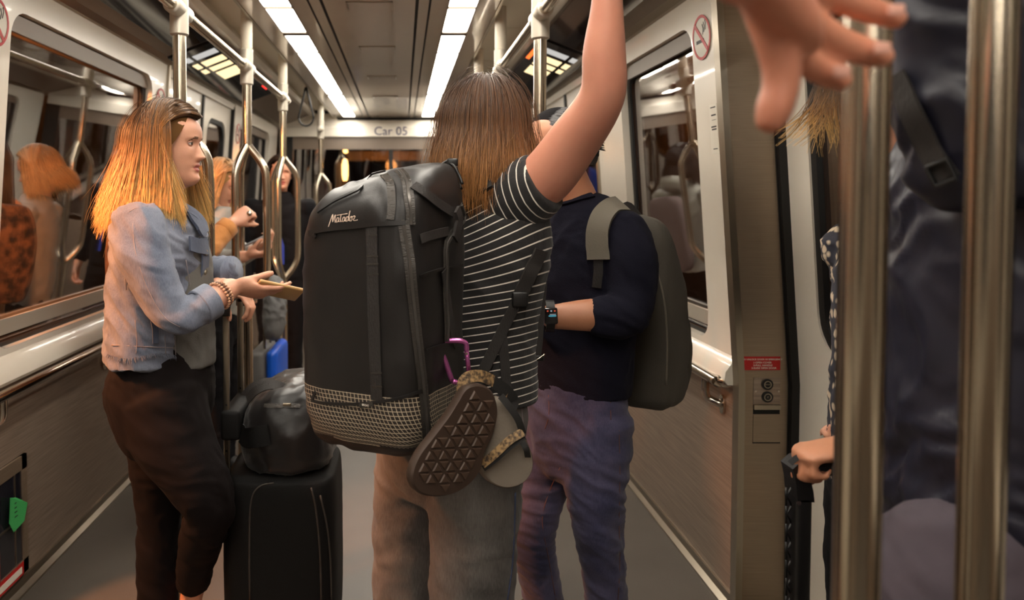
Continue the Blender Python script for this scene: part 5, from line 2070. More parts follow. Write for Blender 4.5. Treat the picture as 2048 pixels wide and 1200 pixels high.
# carabiner
t = thing('carabiner', 'pink-purple carabiner clipped to the backpack strap above the sandals', 'carabiner', P(910, 720, 1.535))
zc_ = 1.535
loop = [(904, 762), (893, 730), (884, 703), (884, 690), (893, 683), (908, 681), (923, 682), (932, 688), (933, 702)]
build('body', Geo().tube(spline([P(x, y, zc_) for x, y in loop], 5), .0056, 12), 'carabiner', t, True)
build('gate', Geo().tube([P(933, 700, zc_), P(935, 720, zc_), P(938, 745, zc_)], .0050, 12), 'carabiner', t, True)
build('nose', Geo().tube(spline([P(938, 742, zc_), P(936, 756, zc_), P(922, 766, zc_), P(904, 762, zc_)], 4), .0054, 12), 'carabiner', t, True)
build('hinge_pin', Geo().disc(P(933, 707, zc_ - .006), (0, -1, 0), .003, .001, 10), 'chrome', t)


def zs(px):
    return 1.395 + .0008 * (px - 822)


def plate_from_px(outline, depth_fn, th, sub=5):
    """solid slab whose camera-facing outline runs through pixel positions at their own depths"""
    pts = crom([(x, y, 0) for x, y in outline + [outline[0]]], sub)[:-1]
    fr = [P(q[0], q[1], depth_fn(q[0])) for q in pts]
    n = len(fr)
    c0 = sum(fr, Vector()) / n
    off = Vector((-.5, .86, 0)) * th
    g = Geo()
    rim = [c0 + (p - c0) * .965 for p in fr]
    v = rim + [p + off * .18 for p in fr] + [p + off * .82 for p in fr] + [p + off for p in rim]
    f = [tuple(range(n))]
    for r in range(3):
        for k in range(n):
            q = (k + 1) % n
            f.append((r * n + k, (r + 1) * n + k, (r + 1) * n + q, r * n + q))
    f.append(tuple(range(3 * n, 4 * n))[::-1])
    return g.add(v, f), pts


# sandal with its tread to the camera
t1 = thing('sandal', 'hanging sandal showing its dark sole with a triangle tread', 'sandal', P(900, 990, 1.42))
out1 = [(918, 800), (935, 775), (962, 769), (986, 784), (997, 822), (988, 866), (970, 905), (962, 940), (940, 970), (905, 990), (865, 994), (835, 984), (823, 955), (836, 915), (868, 872), (896, 835)]
g, poly = plate_from_px(out1, zs, .024)
build('sole', g, 'sole_rubber', t1, True, .7)
def inside(x, y, poly):
    c, j = False, len(poly) - 1
    for i in range(len(poly)):
        xi, yi, xj, yj = poly[i][0], poly[i][1], poly[j][0], poly[j][1]
        if (yi > y) != (yj > y) and x < (xj - xi) * (y - yi) / (yj - yi) + xi:
            c = not c
        j = i
    return c
ang = math.atan2(970 - 790, 868 - 962)
ca, sa = math.cos(ang), math.sin(ang)
E = 27.0
Ht = E * .866
for r in range(-6, 7):
    for k in range(-14, 15):
        for flip in (0, 1):
            cx_, cy_ = (k + .5 * (r % 2)) * E + (E / 2 if flip else 0), r * Ht + (Ht * .33 if flip else 0)
            tri = [(-E / 2, -Ht / 3), (E / 2, -Ht / 3), (0, 2 * Ht / 3)]
            if flip:
                tri = [(-a, -b) for a, b in tri]
            q = [((cx_ + a * .80), (cy_ + b * .80)) for a, b in tri]
            w = [(912 + a * ca - b * sa, 880 + a * sa + b * ca) for a, b in q]
            if all(inside(x, y, [(912 + (p[0] - 912) * .95, 880 + (p[1] - 880) * .95) for p in poly]) for x, y in w):
                tp = [P(x, y, zs(x)) for x, y in w]
                nrm = Vector((.5, -.86, 0))
                cc = sum(tp, Vector()) / 3
                v = tp + [cc + (p - cc) * .72 + nrm * .0035 for p in tp]
                build('tread_lug', Geo().add(v, [(0, 1, 2), (3, 5, 4), (0, 3, 4, 1), (1, 4, 5, 2), (2, 5, 3, 0)]), 'sole_lug', t1)
for pth, w, m in (([(930, 806), (924, 775), (934, 756), (960, 752), (985, 762)], .024, 'sandal_strap'), ([(985, 765), (1010, 782), (1024, 800), (1020, 814)], .028, 'strap_lining'),
                  ([(960, 756), (990, 772), (1012, 792)], .012, 'sandal_strap')):
    ps = spline([P(x, y, zs(x) + .028) for x, y in pth], 5)
    build('ankle_strap', Geo().ribbon(ps, Vector((.2, -.9, .3)), w, .004), m, t1, True, .6)

# sandal with its footbed to the camera
t2 = thing('sandal', 'hanging sandal showing its grey footbed and patterned toe strap', 'sandal', P(1015, 978, 1.5))
out2 = [(985, 800), (1008, 798), (1030, 830), (1052, 875), (1066, 915), (1064, 945), (1046, 968), (1014, 977), (984, 966), (966, 940), (960, 905), (964, 860)]
z2 = lambda px: 1.545 - .0002 * (px - 960)
g, poly2 = plate_from_px(out2, z2, .028)
so = build('sole', g, 'footbed', t2, True, .7)
g, _ = plate_from_px([(1013 + (x - 1013) * 1.015, 890 + (y - 890) * 1.012) for x, y in out2], lambda px: z2(px) + .008, .024)
build('outsole', g, 'sole_rubber', t2, True, .7)
for pth, w, m, dz in (([(966, 928), (990, 908), (1020, 880), (1046, 864)], .017, 'sandal_strap', -.012), ([(968, 936), (992, 918), (1022, 892), (1050, 874)], .012, 'strap_lining', -.010),
                      ([(1046, 866), (1036, 838), (1018, 812), (1002, 792)], .014, 'strap_lining', -.008), ([(1040, 876), (1052, 896), (1056, 912)], .012, 'strap_lining', -.008)):
    ps = spline([P(x, y, z2(x) + dz - .010 * math.sin(math.pi * k / (len(pth) - 1))) for k, (x, y) in enumerate(pth)], 5)
    build('toe_strap', Geo().ribbon(ps, Vector((-.3, -.9, .2)), w, .004), m, t2, True, .6)

# ------------------------------------------------------------------ the man's backpack
pc = Vector((P(1165, 620, 2.13).x, 2.13, 0)) - FC * .235 - RC * .03
secs = [(.80, .08, .05, 0, 0), (.815, .125, .075, 0, 0), (.86, .145, .092, 0, 0), (1.0, .150, .096, 0, 0), (1.15, .146, .084, 0, -.012), (1.27, .132, .062, 0, -.03), (1.345, .105, .038, 0, -.045), (1.37, .05, .02, 0, -.05), (1.373, .01, .01, 0, -.05)]
Vm, Fm, Am, _ = soft_box(secs, pc.x, pc.y, RC, -FC, 3.0, 72, 6, None, .005, 81, (7, 7, 7))
bag = thing('canvas_backpack', 'worn grey-olive backpack on the man in the navy sweater', 'backpack', (pc.x, pc.y, .8))
bo = np_obj('body', Vm, Fm, 'olive_canvas', bag)
secs = [(.815, .06, .02, 0, .10), (.83, .10, .045, 0, .10), (.90, .115, .06, 0, .10), (1.02, .112, .058, 0, .10), (1.08, .09, .035, 0, .10), (1.095, .03, .01, 0, .1)]
Vq, Fq, _, _ = soft_box(secs, pc.x, pc.y, RC, -FC, 3.0, 56, 5, None, .003, 83)
np_obj('front_pocket', Vq, Fq, 'olive_canvas', bag)
build('zip_pull', Geo().tube([P(1362, 676, 2.38), P(1367, 684, 2.38)], .003, 8), 'chrome', bag)
tBag = bvh_of([bo])
build('top_loop', Geo().ribbon(spline([pc + UP * 1.36 + FC * .05 - RC * .04, pc + UP * 1.40 + FC * .06, pc + UP * 1.36 + FC * .05 + RC * .04], 5), -FC, .022, .003), 'webbing', bag, True, .6)
seam('piping', tBag, [(1278, 480), (1310, 530), (1328, 600), (1334, 680), (1332, 770)], 2.3, 'olive_strap', bag, .003)
ps, ns = draped(tS, [(1238, 416), (1222, 420), (1204, 440), (1195, 478), (1196, 520)], 2.0, 6, .006)
build('shoulder_strap', Geo().ribbon(ps, ns, .058, .012), 'olive_strap', bag, True, .6)
ps, ns = draped(tS, [(1196, 520), (1196, 545), (1193, 574)], 2.0, 4, .006)
build('strap_end', Geo().ribbon(ps, ns, .024, .004), 'webbing', bag, True, .6)
# ------------------------------------------------------------------ black suitcase and the duffel on it
sc_ = thing('suitcase', 'black soft-sided upright suitcase beside the woman in denim', 'suitcase', (-.37, 2.36, 0))
secs = [(.045, .13, .15, 0, 0), (.055, .16, .18, 0, 0), (.09, .172, .19, 0, 0), (.35, .174, .192, 0, 0), (.55, .170, .19, 0, 0), (.588, .155, .175, 0, 0), (.60, .12, .14, 0, 0), (.602, .02, .02, 0, 0)]
Vs, Fs, _, _ = soft_box(secs, -.372, 2.362, (1, 0, 0), (0, 1, 0), 5.0, 88, 6, None, .002, 91)
so = np_obj('shell', Vs, Fs, 'case_black', sc_)
tSu = bvh_of([so])
for pth in ([(500, 1200), (499, 1080), (502, 1000), (520, 972), (548, 966)], [(622, 975), (632, 1020), (640, 1110), (642, 1200)], [(640, 990), (655, 1060), (661, 1140), (662, 1200)]):
    seam('piping', tSu, pth, 2.2, 'zip_tape', sc_, .0035)
for yy in (2.24, 2.44):
    build('handle_tube', Geo().bbox((-.53, yy, .82), (.0095, .0065, .265), .003), 'aluminium', sc_, True, .6)
    for k in range(5):
        build('stop_hole', Geo().disc((-.53, yy - .0068, .66 + .035 * k), (0, -1, 0), .003, .0006, 10), 'black_gap', sc_)
build('handle_grip', Geo().tube(spline([(-.53, 2.225, 1.07), (-.53, 2.23, 1.10), (-.53, 2.27, 1.115), (-.53, 2.41, 1.115), (-.53, 2.45, 1.10), (-.53, 2.455, 1.07)], 5), .017, 14), 'black_plastic', sc_, True)
for dx in (-.12, .12):
    for dy in (-.14, .14):
        build('wheel', Geo().tube([(-.372 + dx - .012, 2.362 + dy, .024), (-.372 + dx + .012, 2.362 + dy, .024)], .024, 16), 'black_rubber', sc_, True, .6)
secs = [(.600, .10, .15, 0, 0), (.612, .128, .185, 0, 0), (.66, .145, .205, 0, 0), (.74, .143, .205, 0, 0), (.81, .118, .185, 0, 0), (.845, .07, .15, 0, 0), (.852, .01, .05, 0, 0)]
du = thing('duffel_bag', 'glossy black duffel bag resting on the suitcase, looped over its handle', 'bag', (-.355, 2.37, .602))
Vd, Fd, _, _ = soft_box(secs, -.352, 2.365, (1, 0, 0), (0, 1, 0), 2.8, 88, 7, lambda x, y, z: .02 * (x / .14) * (1 if z > .7 else 0), .012, 95, (10, 10, 9))
do = np_obj('body', Vd, Fd, 'duffel_nylon', du)
tD = bvh_of([do])
for pth, w in (([(470, 868), (500, 876), (540, 868)], .06),):
    ps, ns = draped(tD, pth, 2.2, 5, .004)
    build('trolley_sleeve', Geo().ribbon(ps, ns, w, .004), 'case_black', du, True, .6)
g = Geo().ribbon(spline([P(495, 800, 2.26), P(515, 780, 2.25), P(545, 770, 2.25), P(575, 782, 2.26), P(592, 806, 2.28)], 6), Vector((0, -.6, .8)), .034, .003)
build('carry_handle', g, 'webbing', du, True, .6)
g = Geo().ribbon(spline([P(486, 796, 2.40), P(510, 772, 2.40), P(540, 765, 2.40), P(566, 778, 2.40)], 6), Vector((0, -.6, .8)), .034, .003)
build('carry_handle', g, 'webbing', du, True, .6)
ps, ns = draped(tD, [(530, 812), (560, 812), (600, 812)], 2.3, 5, .003)
build('top_zip', Geo().ribbon(ps, ns, .012, .003), 'zip_tape', du, True, .6)
h, nr = cast(tD, 574, 810, 2.2)
build('zip_pull', Geo().bbox(h + nr * .006, (.012, .004, .004), .002), 'brass', du)
h, nr = cast(tD, 571, 962, 2.2)
build('rivet', Geo().disc(h + nr * .001, nr, .006, .003, 12, r_in=.003), 'chrome', du)
build('sleeve_band', Geo().bbox((-.515, 2.34, .74), (.03, .125, .045), .012), 'case_black', du, True, .7)

# ------------------------------------------------------------------ luggage further down the car
bs = thing('suitcase', 'bright blue hard-shell suitcase with a grey side, far down the car', 'suitcase', (-.74, 4.2, 0))
build('blue_half', Geo().bbox((-.705, 4.2, .33), (.032, .20, .27), .03), 'blue_shell', bs, True, .7)
build('grey_half', Geo().bbox((-.785, 4.2, .33), (.046, .195, .265), .03), 'grey_shell', bs, True, .7)
for dy in (-.09, .09):
    build('handle_tube', Geo().bbox((-.76, 4.2 + dy, .75), (.007, .007, .17), .002), 'aluminium', bs)
build('handle_grip', Geo().bbox((-.76, 4.2, .93), (.014, .11, .014), .008), 'black_plastic', bs, True)
build('side_handle', Geo().tube(spline([(-.672, 4.05, .40), (-.655, 4.05, .36), (-.655, 4.05, .26), (-.672, 4.05, .22)], 4), .009, 8), 'grey_shell', bs, True)
for dx in (-.04, .03):
    for dy in (-.14, .14):
        build('wheel', Geo().tube([(-.755 + dx - .012, 4.2 + dy, .03), (-.755 + dx + .012, 4.2 + dy, .03)], .03, 14), 'black_rubber', bs, True, .6)
mat('grey_parka', (104, 104, 104), .8, bump=(40, .3))
gj = Geo()
chain([P(548, 565, 4.15), P(550, 600, 4.1), P(549, 640, 4.1), P(548, 664, 4.1)], [(.05, .06), (.06, .09), (.062, .10), (.05, .09)], (1, 0, 0), 18, 5, gj)
gj2 = cloth('folded_jacket', gj, 'grey_parka', None, .008, 3, .012, (14, 14, 9), 99)
tag(gj2, 'grey jacket draped over the blue suitcase handle', 'jacket')
# ------------------------------------------------------------------ other passengers
def passenger(label, x, y, fwd, H, top, legs, hair, skin='skin', armL=None, armR=None, voxel=.010, face=None, hair_len=-.22, sleeves=(True, True),
              head_dir=None, seed=1, strands=900, handL=None, handR=None, bulk=1.0, cuff=None, top_name='sweater', lean=(0, 0), curl=(.7, .7, .7, .7)):
    """standing person, feet at (x, y). armL/armR = [elbow, wrist] in world space; hands = (direction, palm normal)"""
    F = Vector((fwd[0], fwd[1], 0)).normalized()
    R = Vector((F.y, -F.x, 0))
    b = Vector((x, y, 0))
    ln = Vector((lean[0], lean[1], 0))
    k = H / 1.70
    at = lambda h, f=0, r=0, l=1.0: b + UP * (h * k) + F * f + R * r + ln * (h / 1.4)
    hc = at(1.585, .012)
    M = head_frame(hc, head_dir or F, (0, 0, 1), 0, 1.0)
    sk = Geo()
    chain([at(1.30), at(1.40), at(1.465, -.012), at(1.54)], [(.12, .08), (.075, .06), (.054, .054), (.055, .056)], R, g=sk)
    chain([at(1.30), at(1.05)], [(.13, .08), (.12, .08)], R, g=sk)
    arms = []
    for sg, arm, hd in ((-1, armL, handL), (1, armR, handR)):
        s = at(1.375, 0, sg * .175)
        if arm is None:
            e, w = at(1.09, -.02, sg * .235), at(.84, .06, sg * .235)
            hd = (-UP + F * .1, R * -sg)
        else:
            e, w = Vector(arm[0]), Vector(arm[1])
            hd = hd or ((w - e), F)
        arms.append((sg, s, e, w))
        chain([s, (s + e) / 2, e, (e + w) / 2 + (w - e) * .0, w], [.05, .046, .042, .038, .028], None, 16, 4, sk)
        hand_geo(w, hd[0], hd[1], sg < 0, curl, (.5, .6), .97, .03, sk)
    p = person_skin('person', label, sk, (M, 'f'), max(voxel * .7, .006), 3, skin)
    tg = Geo()
    chain([at(.86), at(1.0), at(1.15), at(1.28), at(1.36), at(1.42), at(1.455)],
          [(.165 * bulk, .125 * bulk), (.165 * bulk, .125 * bulk), (.165 * bulk, .122 * bulk), (.175 * bulk, .12 * bulk), (.165, .10), (.11, .08), (.075, .07)], R, 26, 5, tg, True, (.05, .2))
    for (sg, s, e, w) in arms:
        end = e + (w - e) * .86
        chain([s, (s + e) / 2, e, (e + end) / 2, end], [.075 * bulk, .066 * bulk, .058 * bulk, .052 * bulk, .046], None, 20, 5, tg, True, (.6, .05))
    tp = cloth(top_name, tg, top, p, voxel, 3, .008, (8, 8, 13), seed, 3.0)
    if cuff:
        for (sg, s, e, w) in arms:
            a, c = e + (w - e) * .66, e + (w - e) * .90
            build('cuff', Geo().tube([a, a + (c - a) * .1, c - (c - a) * .1, c], [.046, .05, .049, .043], 20, cap=False), cuff, tp, True)
    lg = Geo()
    chain([at(.95), at(.86), at(.77)], [(.15, .115), (.17, .125), (.15, .11)], R, 24, 4, lg, True, (.1, .5))
    for sg in (-1, 1):
        chain([at(.82, 0, sg * .085), at(.65, .01, sg * .09), at(.47, .015, sg * .09), at(.28, .0, sg * .09), at(.07, -.01, sg * .09)], [.10, .085, .065, .06, .055], None, 20, 4, lg, True, (.6, .05))
    cloth('trousers', lg, legs, p, voxel, 3, .008, (6, 6, 12), seed + 2, 3.0)
    for sg in (-1, 1):
        q = at(0, -.01, sg * .09)
        build('shoe', shoe_geo((q.x, q.y, 0), F), 'shoe_black', p, True)
    rg = np.random.default_rng(seed)
    hair_shell('hair_base', M, hair, p, hair_len, 64, R=(.107, .085, .118), c0=(-.008, 0, 0), flare=.22, back_flare=.25, tuck=.1)
    hair_cap('hair_cap', M, hair, p, hair_line=.74)
    parted('parted_hair', M, hair, p, rg, strands, hair_len, rad=.0013)
    strands_obj('hair', hair_paths(strands, rg, M, hair_len, front=64, off=(0, .012), flare=.24, back_flare=.26, tuck=.1, clump=60), hair, p, .0013, rg)
    return p, M, tp


mat('tan_knit', (186, 122, 62), .85, sheen=.2, bump=(160, .25))
mat('tan_puffer', (170, 116, 66), .55, bump=(8, .4))
mat('grey_sweat', (150, 148, 142), .9, bump=(200, .15))
mat('hoodie_pale', (176, 174, 164), .9, bump=(200, .15))
mat('mauve_canvas', (128, 112, 110), .8)
mat('black_cloth', (18, 17, 20), .9, spec=.2, bump=(200, .1))
mat('rain_navy', (27, 27, 40), .42, bump=(30, .12))
mat('rain_black', (17, 17, 20), .5, bump=(40, .12))
mat('mauve_short', (78, 68, 76), .85, vary=(9, (58, 50, 58), .4))
mat('red_plastic', (170, 34, 60), .4)
mat('lanyard', (36, 60, 170), .6)


def floral_mat():
    m = mat('floral', (40, 40, 52), .8)
    nt = m.node_tree
    b = nt.nodes['Principled BSDF']
    tc = nt.nodes.new('ShaderNodeTexCoord')
    vo = nt.nodes.new('ShaderNodeTexVoronoi')
    vo.inputs['Scale'].default_value = 42
    nt.links.new(tc.outputs['Object'], vo.inputs['Vector'])
    r = nt.nodes.new('ShaderNodeValToRGB')
    r.color_ramp.elements[0].color = lin((206, 186, 160))
    r.color_ramp.elements[0].position = .30
    r.color_ramp.elements[1].color = lin((38, 38, 50))
    r.color_ramp.elements[1].position = .46
    nt.links.new(vo.outputs['Distance'], r.inputs[0])
    nt.links.new(r.outputs[0], b.inputs['Base Color'])


floral_mat()
# G: tan sweater, holding the second pole (mostly behind the woman in denim)
pG, MG, tG = passenger('person in a tan sweater behind the denim jacket, ringed hand gripping the second pole', -.97, 3.20, (.9, .35), 1.62, 'tan_knit', 'black_cloth', 'hair_dark',
                       armL=[P(405, 505, 3.30), P(466, 444, 3.43)], handL=((.75, .3, .55), (.4, .9, 0)), armR=[P(300, 560, 3.05), P(360, 600, 3.1)], seed=11, cuff='tan_knit', hair_len=-.26,
                       curl=(1.15, 1.15, 1.15, 1.1))
build('ring', Geo().disc(P(499, 427, 3.44), (.2, -1, .3), .012, .008, 12), 'chrome', pG, True)
# flowered rucksack on her back
secs = [(.95, .08, .05, 0, 0), (.97, .12, .07, 0, 0), (1.1, .14, .085, 0, 0), (1.25, .13, .08, 0, 0), (1.35, .09, .05, 0, 0), (1.36, .02, .02, 0, 0)]
Vb, Fb, _, _ = soft_box(secs, -1.14, 3.10, (-.35, .9, 0), (-.9, -.35, 0), 3, 40, 4, None, .003, 12)
mat('flower_bag', (34, 30, 30), .8, vary=(24, (128, 92, 66), .75))
tag(np_obj('rucksack', Vb, Fb, 'flower_bag'), 'dark flowered rucksack mirrored in the left window', 'backpack')
# D: blonde, bent over a phone
pD, MD, tDd = passenger('blonde person in a grey sweatshirt looking down at a phone', -.93, 3.78, (.95, -.1), 1.60, 'grey_sweat', 'black_cloth', 'hair_pale',
                        armR=[P(420, 530, 3.62), P(492, 512, 3.60)], handR=((1, 0, .1), (0, .3, .9)), armL=[P(455, 520, 3.92), P(512, 500, 3.80)], handL=((.8, -.3, .5), (-.3, 0, .9)),
                        head_dir=Vector((.92, -.12, -.36)), seed=17, hair_len=-.10, strands=1500)
eyes(MD, pD)
t = thing('phone', 'phone held by the blonde person, seen edge-on between the poles', 'phone', P(514, 480, 3.74))
pd = (P(536, 468, 3.72) - P(484, 494, 3.76)).normalized()
pm = Vector((-.4, 0, .9))
pm = (pm - pd * pm.dot(pd)).normalized()
PM = Matrix((pd, pd.cross(pm), pm)).transposed()
mat('phone_silver', (170, 176, 186), .3, .5)
build('case', Geo().bbox(P(512, 481, 3.74), (.072, .036, .005), .0045, PM), 'phone_silver', t, True, .7)
build('screen', Geo().bbox(P(512, 481, 3.74) + pm * .0053, (.068, .032, .0005), .0003, PM), 'phone_glass', t)
# F: pale hoodie, seen only as a reflection in the right window
pF, MF, tF = passenger('person in a pale hoodie mirrored in the right window', .42, 4.95, (-.8, .5), 1.66, 'hoodie_pale', 'black_cloth', 'hair_dark', seed=23, hair_len=-.12, top_name='hoodie', bulk=1.05)
gh = Geo()
q = Vector((.42, 4.95, 1.40)) + Vector((.08, -.05, 0))
chain([q + Vector((-.02, .10, .02)), q + Vector((.03, .02, .03)), q + Vector((.0, -.10, .02))], [.05, .06, .05], None, 16, 5, gh)
cloth('hood', gh, 'hoodie_pale', pF, .01, 3, .004, (9, 9, 9), 3)
Vb, Fb, _, _ = soft_box([(.86, .08, .05, 0, 0), (.88, .12, .07, 0, 0), (1.0, .14, .08, 0, 0), (1.25, .13, .075, 0, 0), (1.34, .09, .045, 0, 0), (1.35, .02, .02, 0, 0)], .60, 4.84, (.5, .8, 0), (.8, -.5, 0), 3, 40, 4, None, .004, 14)
bk = thing('mauve_backpack', 'dusty mauve backpack mirrored in the right window', 'backpack', (.6, 4.84, .86))
np_obj('body', Vb, Fb, 'mauve_canvas', bk)
build('red_clip', Geo().bbox((.70, 4.80, 1.02), (.025, .03, .02), .01), 'red_plastic', bk, True)
# K: dark-clothed passengers at the far end
pK, MK, tK = passenger('person in black behind the third pole, far down the car', -.84, 5.15, (.3, -.95), 1.70, 'black_cloth', 'black_cloth', 'hair_dark', seed=31, hair_len=-.16, voxel=.014)
build('lanyard', Geo().ribbon([Vector((-.86, 5.02, 1.30)), Vector((-.80, 5.0, 1.1)), Vector((-.80, 5.0, .98))], Vector((.3, -.9, 0)), .02, .003), 'lanyard', pK)

# ------------------------------------------------------------------ right foreground
# H: dark rain jacket by the near door, hand on the black trolley
xh, yh = .80, 1.16
FH = Vector((-1, .1, 0))
wH = P(1708, 888, 1.33)
sk = Geo()
chain([P(2015, 700, 1.03), P(2015, 560, 1.03), P(2030, 300, 1.03), P(2055, 150, 1.03)], [(.08, .13), (.08, .14), (.08, .13), (.05, .05)], FH, g=sk)
chain([P(1960, 300, 1.20), P(1930, 520, 1.25), P(1850, 760, 1.30), P(1775, 826, 1.35), wH], [.05, .046, .042, .036, .03], None, 16, 5, sk)
hand_geo(wH, (-.93, .08, -.22), (.25, .0, -.97), True, (1.25, 1.22, 1.2, 1.2), (.35, .85), 1.0, .03, sk, .5)
chain([P(1980, 300, .90), P(1945, 180, .90), P(1890, -120, .90)], [.05, .045, .035], None, 16, 5, sk)
hH = Vector((.86, 1.03, 1.755))
chain([P(2040, 220, 1.03), hH + Vector((.02, 0, -.12)), hH], [.07, .058, .06], None, 16, 4, sk)
MH = head_frame(hH, FH, (0, 0, 1))
pH = person_skin('person', 'person in a dark rain jacket at the right edge, hand on the black trolley', sk, (MH, 'm'), .006, 4, 'skin_tan', brows='brow_dark')
hair_cap('hair_cap', MH, 'hair_dark', pH, hair_line=.72, side=1.75)
rH = np.random.default_rng(9)
parted('hair', MH, 'hair_dark', pH, rH, 900, -.02, rad=.0013, fwd=0)
tg = Geo()
chain([P(2013, 1085, 1.030), P(2013, 900, 1.030), P(2015, 700, 1.030), P(2023, 500, 1.030), P(2033, 330, 1.030), P(2050, 215, 1.030), P(2060, 150, 1.030)],
      [(.135, .20), (.135, .20), (.13, .20), (.135, .205), (.13, .20), (.095, .16), (.06, .08)], FH, 28, 6, tg, True, (.06, .4))
chain([P(1960, 290, 1.20), P(1930, 520, 1.25), P(1850, 760, 1.30), P(1775, 826, 1.35), P(1722, 872, 1.34)], [.08, .075, .066, .056, .047], None, 22, 6, tg, True, (.6, .05))
chain([P(1990, 330, 0.90), P(1950, 200, 0.90), P(1915, 70, 0.90), P(1890, -80, 0.90)], [.09, .082, .072, .062], None, 22, 6, tg)
jH = cloth('rain_jacket', tg, 'rain_navy', pH, .007, 2, .016, (5, 5, 6.5), 52, 7.0)
tH = bvh_of([jH])
ps, ns = draped(tH, [(1800, 150), (1840, 240), (1880, 320), (1905, 360)], 1.05, 6, .006)
ch = build('chest_strap', Geo().ribbon(ps, ns, .028, .004), 'webbing', jH, True, .6)
h, nr = cast(tH, 1892, 336, 1.05)
bd = (ps[-1] - ps[0]).normalized()
sd = nr.cross(bd).normalized()
gb = Geo()
for a, b, w, l in ((0, .012, .026, .004), (0, -.012, .026, .004), (.012, 0, .004, .024), (-.012, 0, .004, .024)):
    gb.bbox(h + nr * .014 + bd * b + sd * a, (w / 2, l / 2, .003), .001, Matrix((sd, bd, nr)).transposed())
build('buckle', gb, 'black_plastic', ch)
lg = Geo()
chain([P(2015, 1040, 1.030), P(2015, 1130, 1.030), P(2005, 1220, 1.010)], [(.13, .17), (.14, .18), (.13, .17)], FH, 24, 4, lg)
chain([P(1940, 1120, 0.960), P(1905, 1220, 0.940), P(1880, 1350, 0.930), P(1850, 1600, 0.960), P(1860, 1900, 0.980)], [.105, .10, .085, .065, .06], None, 20, 4, lg)
chain([P(1905, 1100, 1.120), P(1865, 1200, 1.140), P(1830, 1330, 1.150), P(1840, 1500, 1.160), P(1850, 1650, 1.160)], [.105, .10, .085, .065, .06], None, 20, 4, lg)
cloth('mauve_trousers', lg, 'mauve_short', pH, .009, 3, .008, (6, 6, 9), 57, 4.0)
for q in (P(1770, 1900, 0.980), P(1760, 1650, 1.160)):
    build('shoe', shoe_geo((q.x, q.y, 0), FH), 'shoe_black', pH, True)
# I: blonde in a flowered blouse by the door
FI = Vector((-1, -.2, 0))
pI, MI, tI = passenger('blonde person in a flowered blouse by the right door, hidden behind the near pole', 1.015, 1.50, (-1, 0), 1.64, 'floral', 'black_cloth', 'hair_pale', seed=41, armR=[(1.09, 1.68, 1.08), (1.01, 1.60, .98)], armL=[(1.09, 1.30, 1.08), (1.05, 1.33, .95)], hair_len=-.17, strands=1600, top_name='blouse')
rI = np.random.default_rng(44)
n = 110
pp = np.empty((n, 8, 3))
cl = rI.integers(0, 14, n)
cr = rI.normal(size=(14, 3))
for i in range(8):
    u = i / 7
    bx = 1672 - 26 * rI.uniform(0, 1, n) - 14 * u * (1 + cr[cl, 0] * .8)
    by = 150 + u * (120 + 25 * cr[cl, 1])
    sw_ = np.where(cr[cl, 2] > .8, -55 * u ** 3, 0)
    for j in range(n):
        pp[j, i] = P(bx[0] if False else 1690 - 60 * ((j * .618) % 1) - 14 * u * (1 + cr[cl[j], 0] * .8) + sw_[j] + 9 * math.sin(u * 5 + cr[cl[j], 1] * 4) * u, by[j], 1.38)
strands_obj('loose_locks', pp, 'hair_blonde', pI, .0008, rI)

# J: hand and forearm reaching down to the near pole
mat('skin_near', (214, 148, 118), .45, bump=(120, .05), vary=(14, (202, 126, 100), .2), sss=.12)
sk = Geo()
wJ = P(1500, -70, .50)
eJ = P(1330, -420, .34)
chain([Vector((.30, -.10, 1.46)), eJ, (eJ + wJ) / 2, wJ], [.05, .044, .038, .028], None, 20, 5, sk)
def finger(pts, rr):
    chain(pts, rr, None, 14, 5, sk)
z0 = .555
palm = [P(1500, -70, .50), P(1545, -10, .53), P(1568, 45, .55)]
chain(palm, [(.030, .020), (.040, .022), (.040, .018)], (.6, 0, -.8), 18, 5, sk)
finger([P(1590, -30, .55), P(1650, -12, .565), P(1715, 12, .575), P(1765, 28, .58), P(1800, 40, .58)], [.0115, .0112, .0105, .0098, .0075])
finger([P(1560, 5, .55), P(1615, 45, .56), P(1680, 85, .57), P(1735, 105, .575), P(1772, 116, .575)], [.0125, .0125, .0118, .0108, .0085])
finger([P(1540, 40, .55), P(1575, 88, .555), P(1620, 130, .565), P(1662, 152, .57), P(1690, 163, .57)], [.012, .0118, .0105, .0098, .008])
finger([P(1620, -70, .55), P(1690, -60, .565), P(1760, -40, .575)], [.011, .0108, .009])
finger([P(1535, 20, .53), P(1560, 110, .53), P(1562, 170, .53), P(1548, 220, .53), P(1537, 250, .53)], [.016, .0142, .0125, .0125, .0095])
pJ = person_skin('person', 'bare hand reaching from above to the near right pole', sk, None, .0035, 3, 'skin_near')
for (px, py, z, d) in ((1785, 33, .565, (.5, -.8, .3)), (1757, 108, .56, (.5, -.8, .3)), (1677, 155, .555, (.5, -.8, .3))):
    h = P(px, py, z)
    build('fingernail', Geo().bbox(h + Vector((0, -.004, .0035)), (.0062, .0018, .0045), .0015), 'nail', pJ, True)
gs = Geo()
chain([Vector((.30, -.10, 1.46)), (Vector((.30, -.10, 1.46)) + eJ) / 2, eJ], [.075, .07, .064], None, 18, 4, gs)
cloth('sleeve', gs, 'black_cloth', pJ, .01, 2, .004, (8, 8, 8), 5)

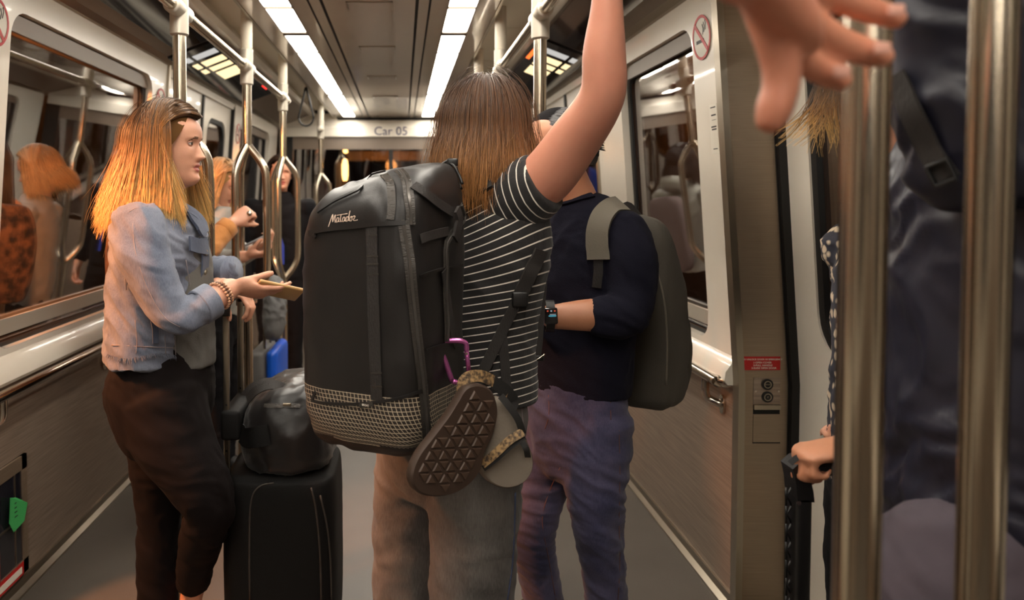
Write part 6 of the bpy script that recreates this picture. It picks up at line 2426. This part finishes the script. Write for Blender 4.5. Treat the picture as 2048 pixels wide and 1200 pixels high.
# black trolley
t = thing('luggage_trolley', 'tall black plastic trolley upright with a lattice edge, gripped at the right door', 'trolley', P(1592, 1700, 1.35) * 1.0)
t.location = (P(1592, 900, 1.36).x, 1.36, 0)
xa, xb = P(1583, 950, 1.36).x, P(1614, 950, 1.36).x
zt = P(1600, 985, 1.36).z
g = Geo().bbox(((xa + xb) / 2, 1.36, zt / 2 + .05), ((xb - xa) / 2, .022, zt / 2 - .05), .006)
build('upright', g, 'black_plastic', t, True, .7)
gr = Geo()
topc = [P(1580, 925, 1.345), P(1588, 912, 1.345), P(1616, 906, 1.345)]
fn = Vector((0, -1, 0))
outl = [(1573, 930), (1590, 915), (1612, 906), (1617, 912), (1606, 940), (1614, 975), (1616, 995), (1583, 995), (1580, 960), (1576, 938)]
n = len(outl)
for y_, s_ in ((1.338, 1), (1.382, 1)):
    pass
v = [P(x, y, 1.36) + Vector((0, -.022, 0)) for x, y in outl] + [P(x, y, 1.36) + Vector((0, .022, 0)) for x, y in outl]
gr.add(v, [tuple(range(n)), tuple(range(n, 2 * n))[::-1]] + [(k, n + k, n + (k + 1) % n, (k + 1) % n) for k in range(n)])
hd = build('handle_head', gr, 'black_plastic', t)
build('head_opening', Geo().ribbon([P(1580, 927, 1.334), P(1592, 917, 1.334), P(1608, 909, 1.334)], Vector((-.3, -.8, .6)), .010, .002), 'black_gap', hd)
build('grip_bar', Geo().tube([P(1604, 938, 1.36), P(1640, 936, 1.36), P(1720, 936, 1.36)], .014, 12), 'black_plastic', t, True)
for k in range(7):
    y0_, y1_ = 975 + k * 36, 1011 + k * 36
    zz = 1.36
    build('lattice_bar', Geo().tube([P(1583, y0_, zz), P(1573, (y0_ + y1_) / 2, zz), P(1583, y1_, zz)], .0022, 6), 'black_plastic', t, True)
    build('lattice_bar', Geo().tube([P(1572, y0_, zz), P(1572, y1_, zz)], .002, 6), 'black_plastic', t, True)
build('bolt', Geo().disc(P(1597, 1006, 1.336), (0, -1, 0), .004, .002, 10), 'chrome', t)
xm = (xa + xb) / 2
build('foot_plate', Geo().bbox((xm + .10, 1.36, .07), (.14, .13, .012), .006), 'black_plastic', t, True, .6)
for dy in (-.14, .14):
    build('wheel', Geo().tube([(xm, 1.36 + dy - .015, .06), (xm, 1.36 + dy + .015, .06)], .06, 18), 'black_rubber', t, True, .6)
build('upright', Geo().bbox((xm + .09, 1.36, zt / 2 + .04), (.014, .02, zt / 2 - .04), .005), 'black_plastic', t, True, .7)
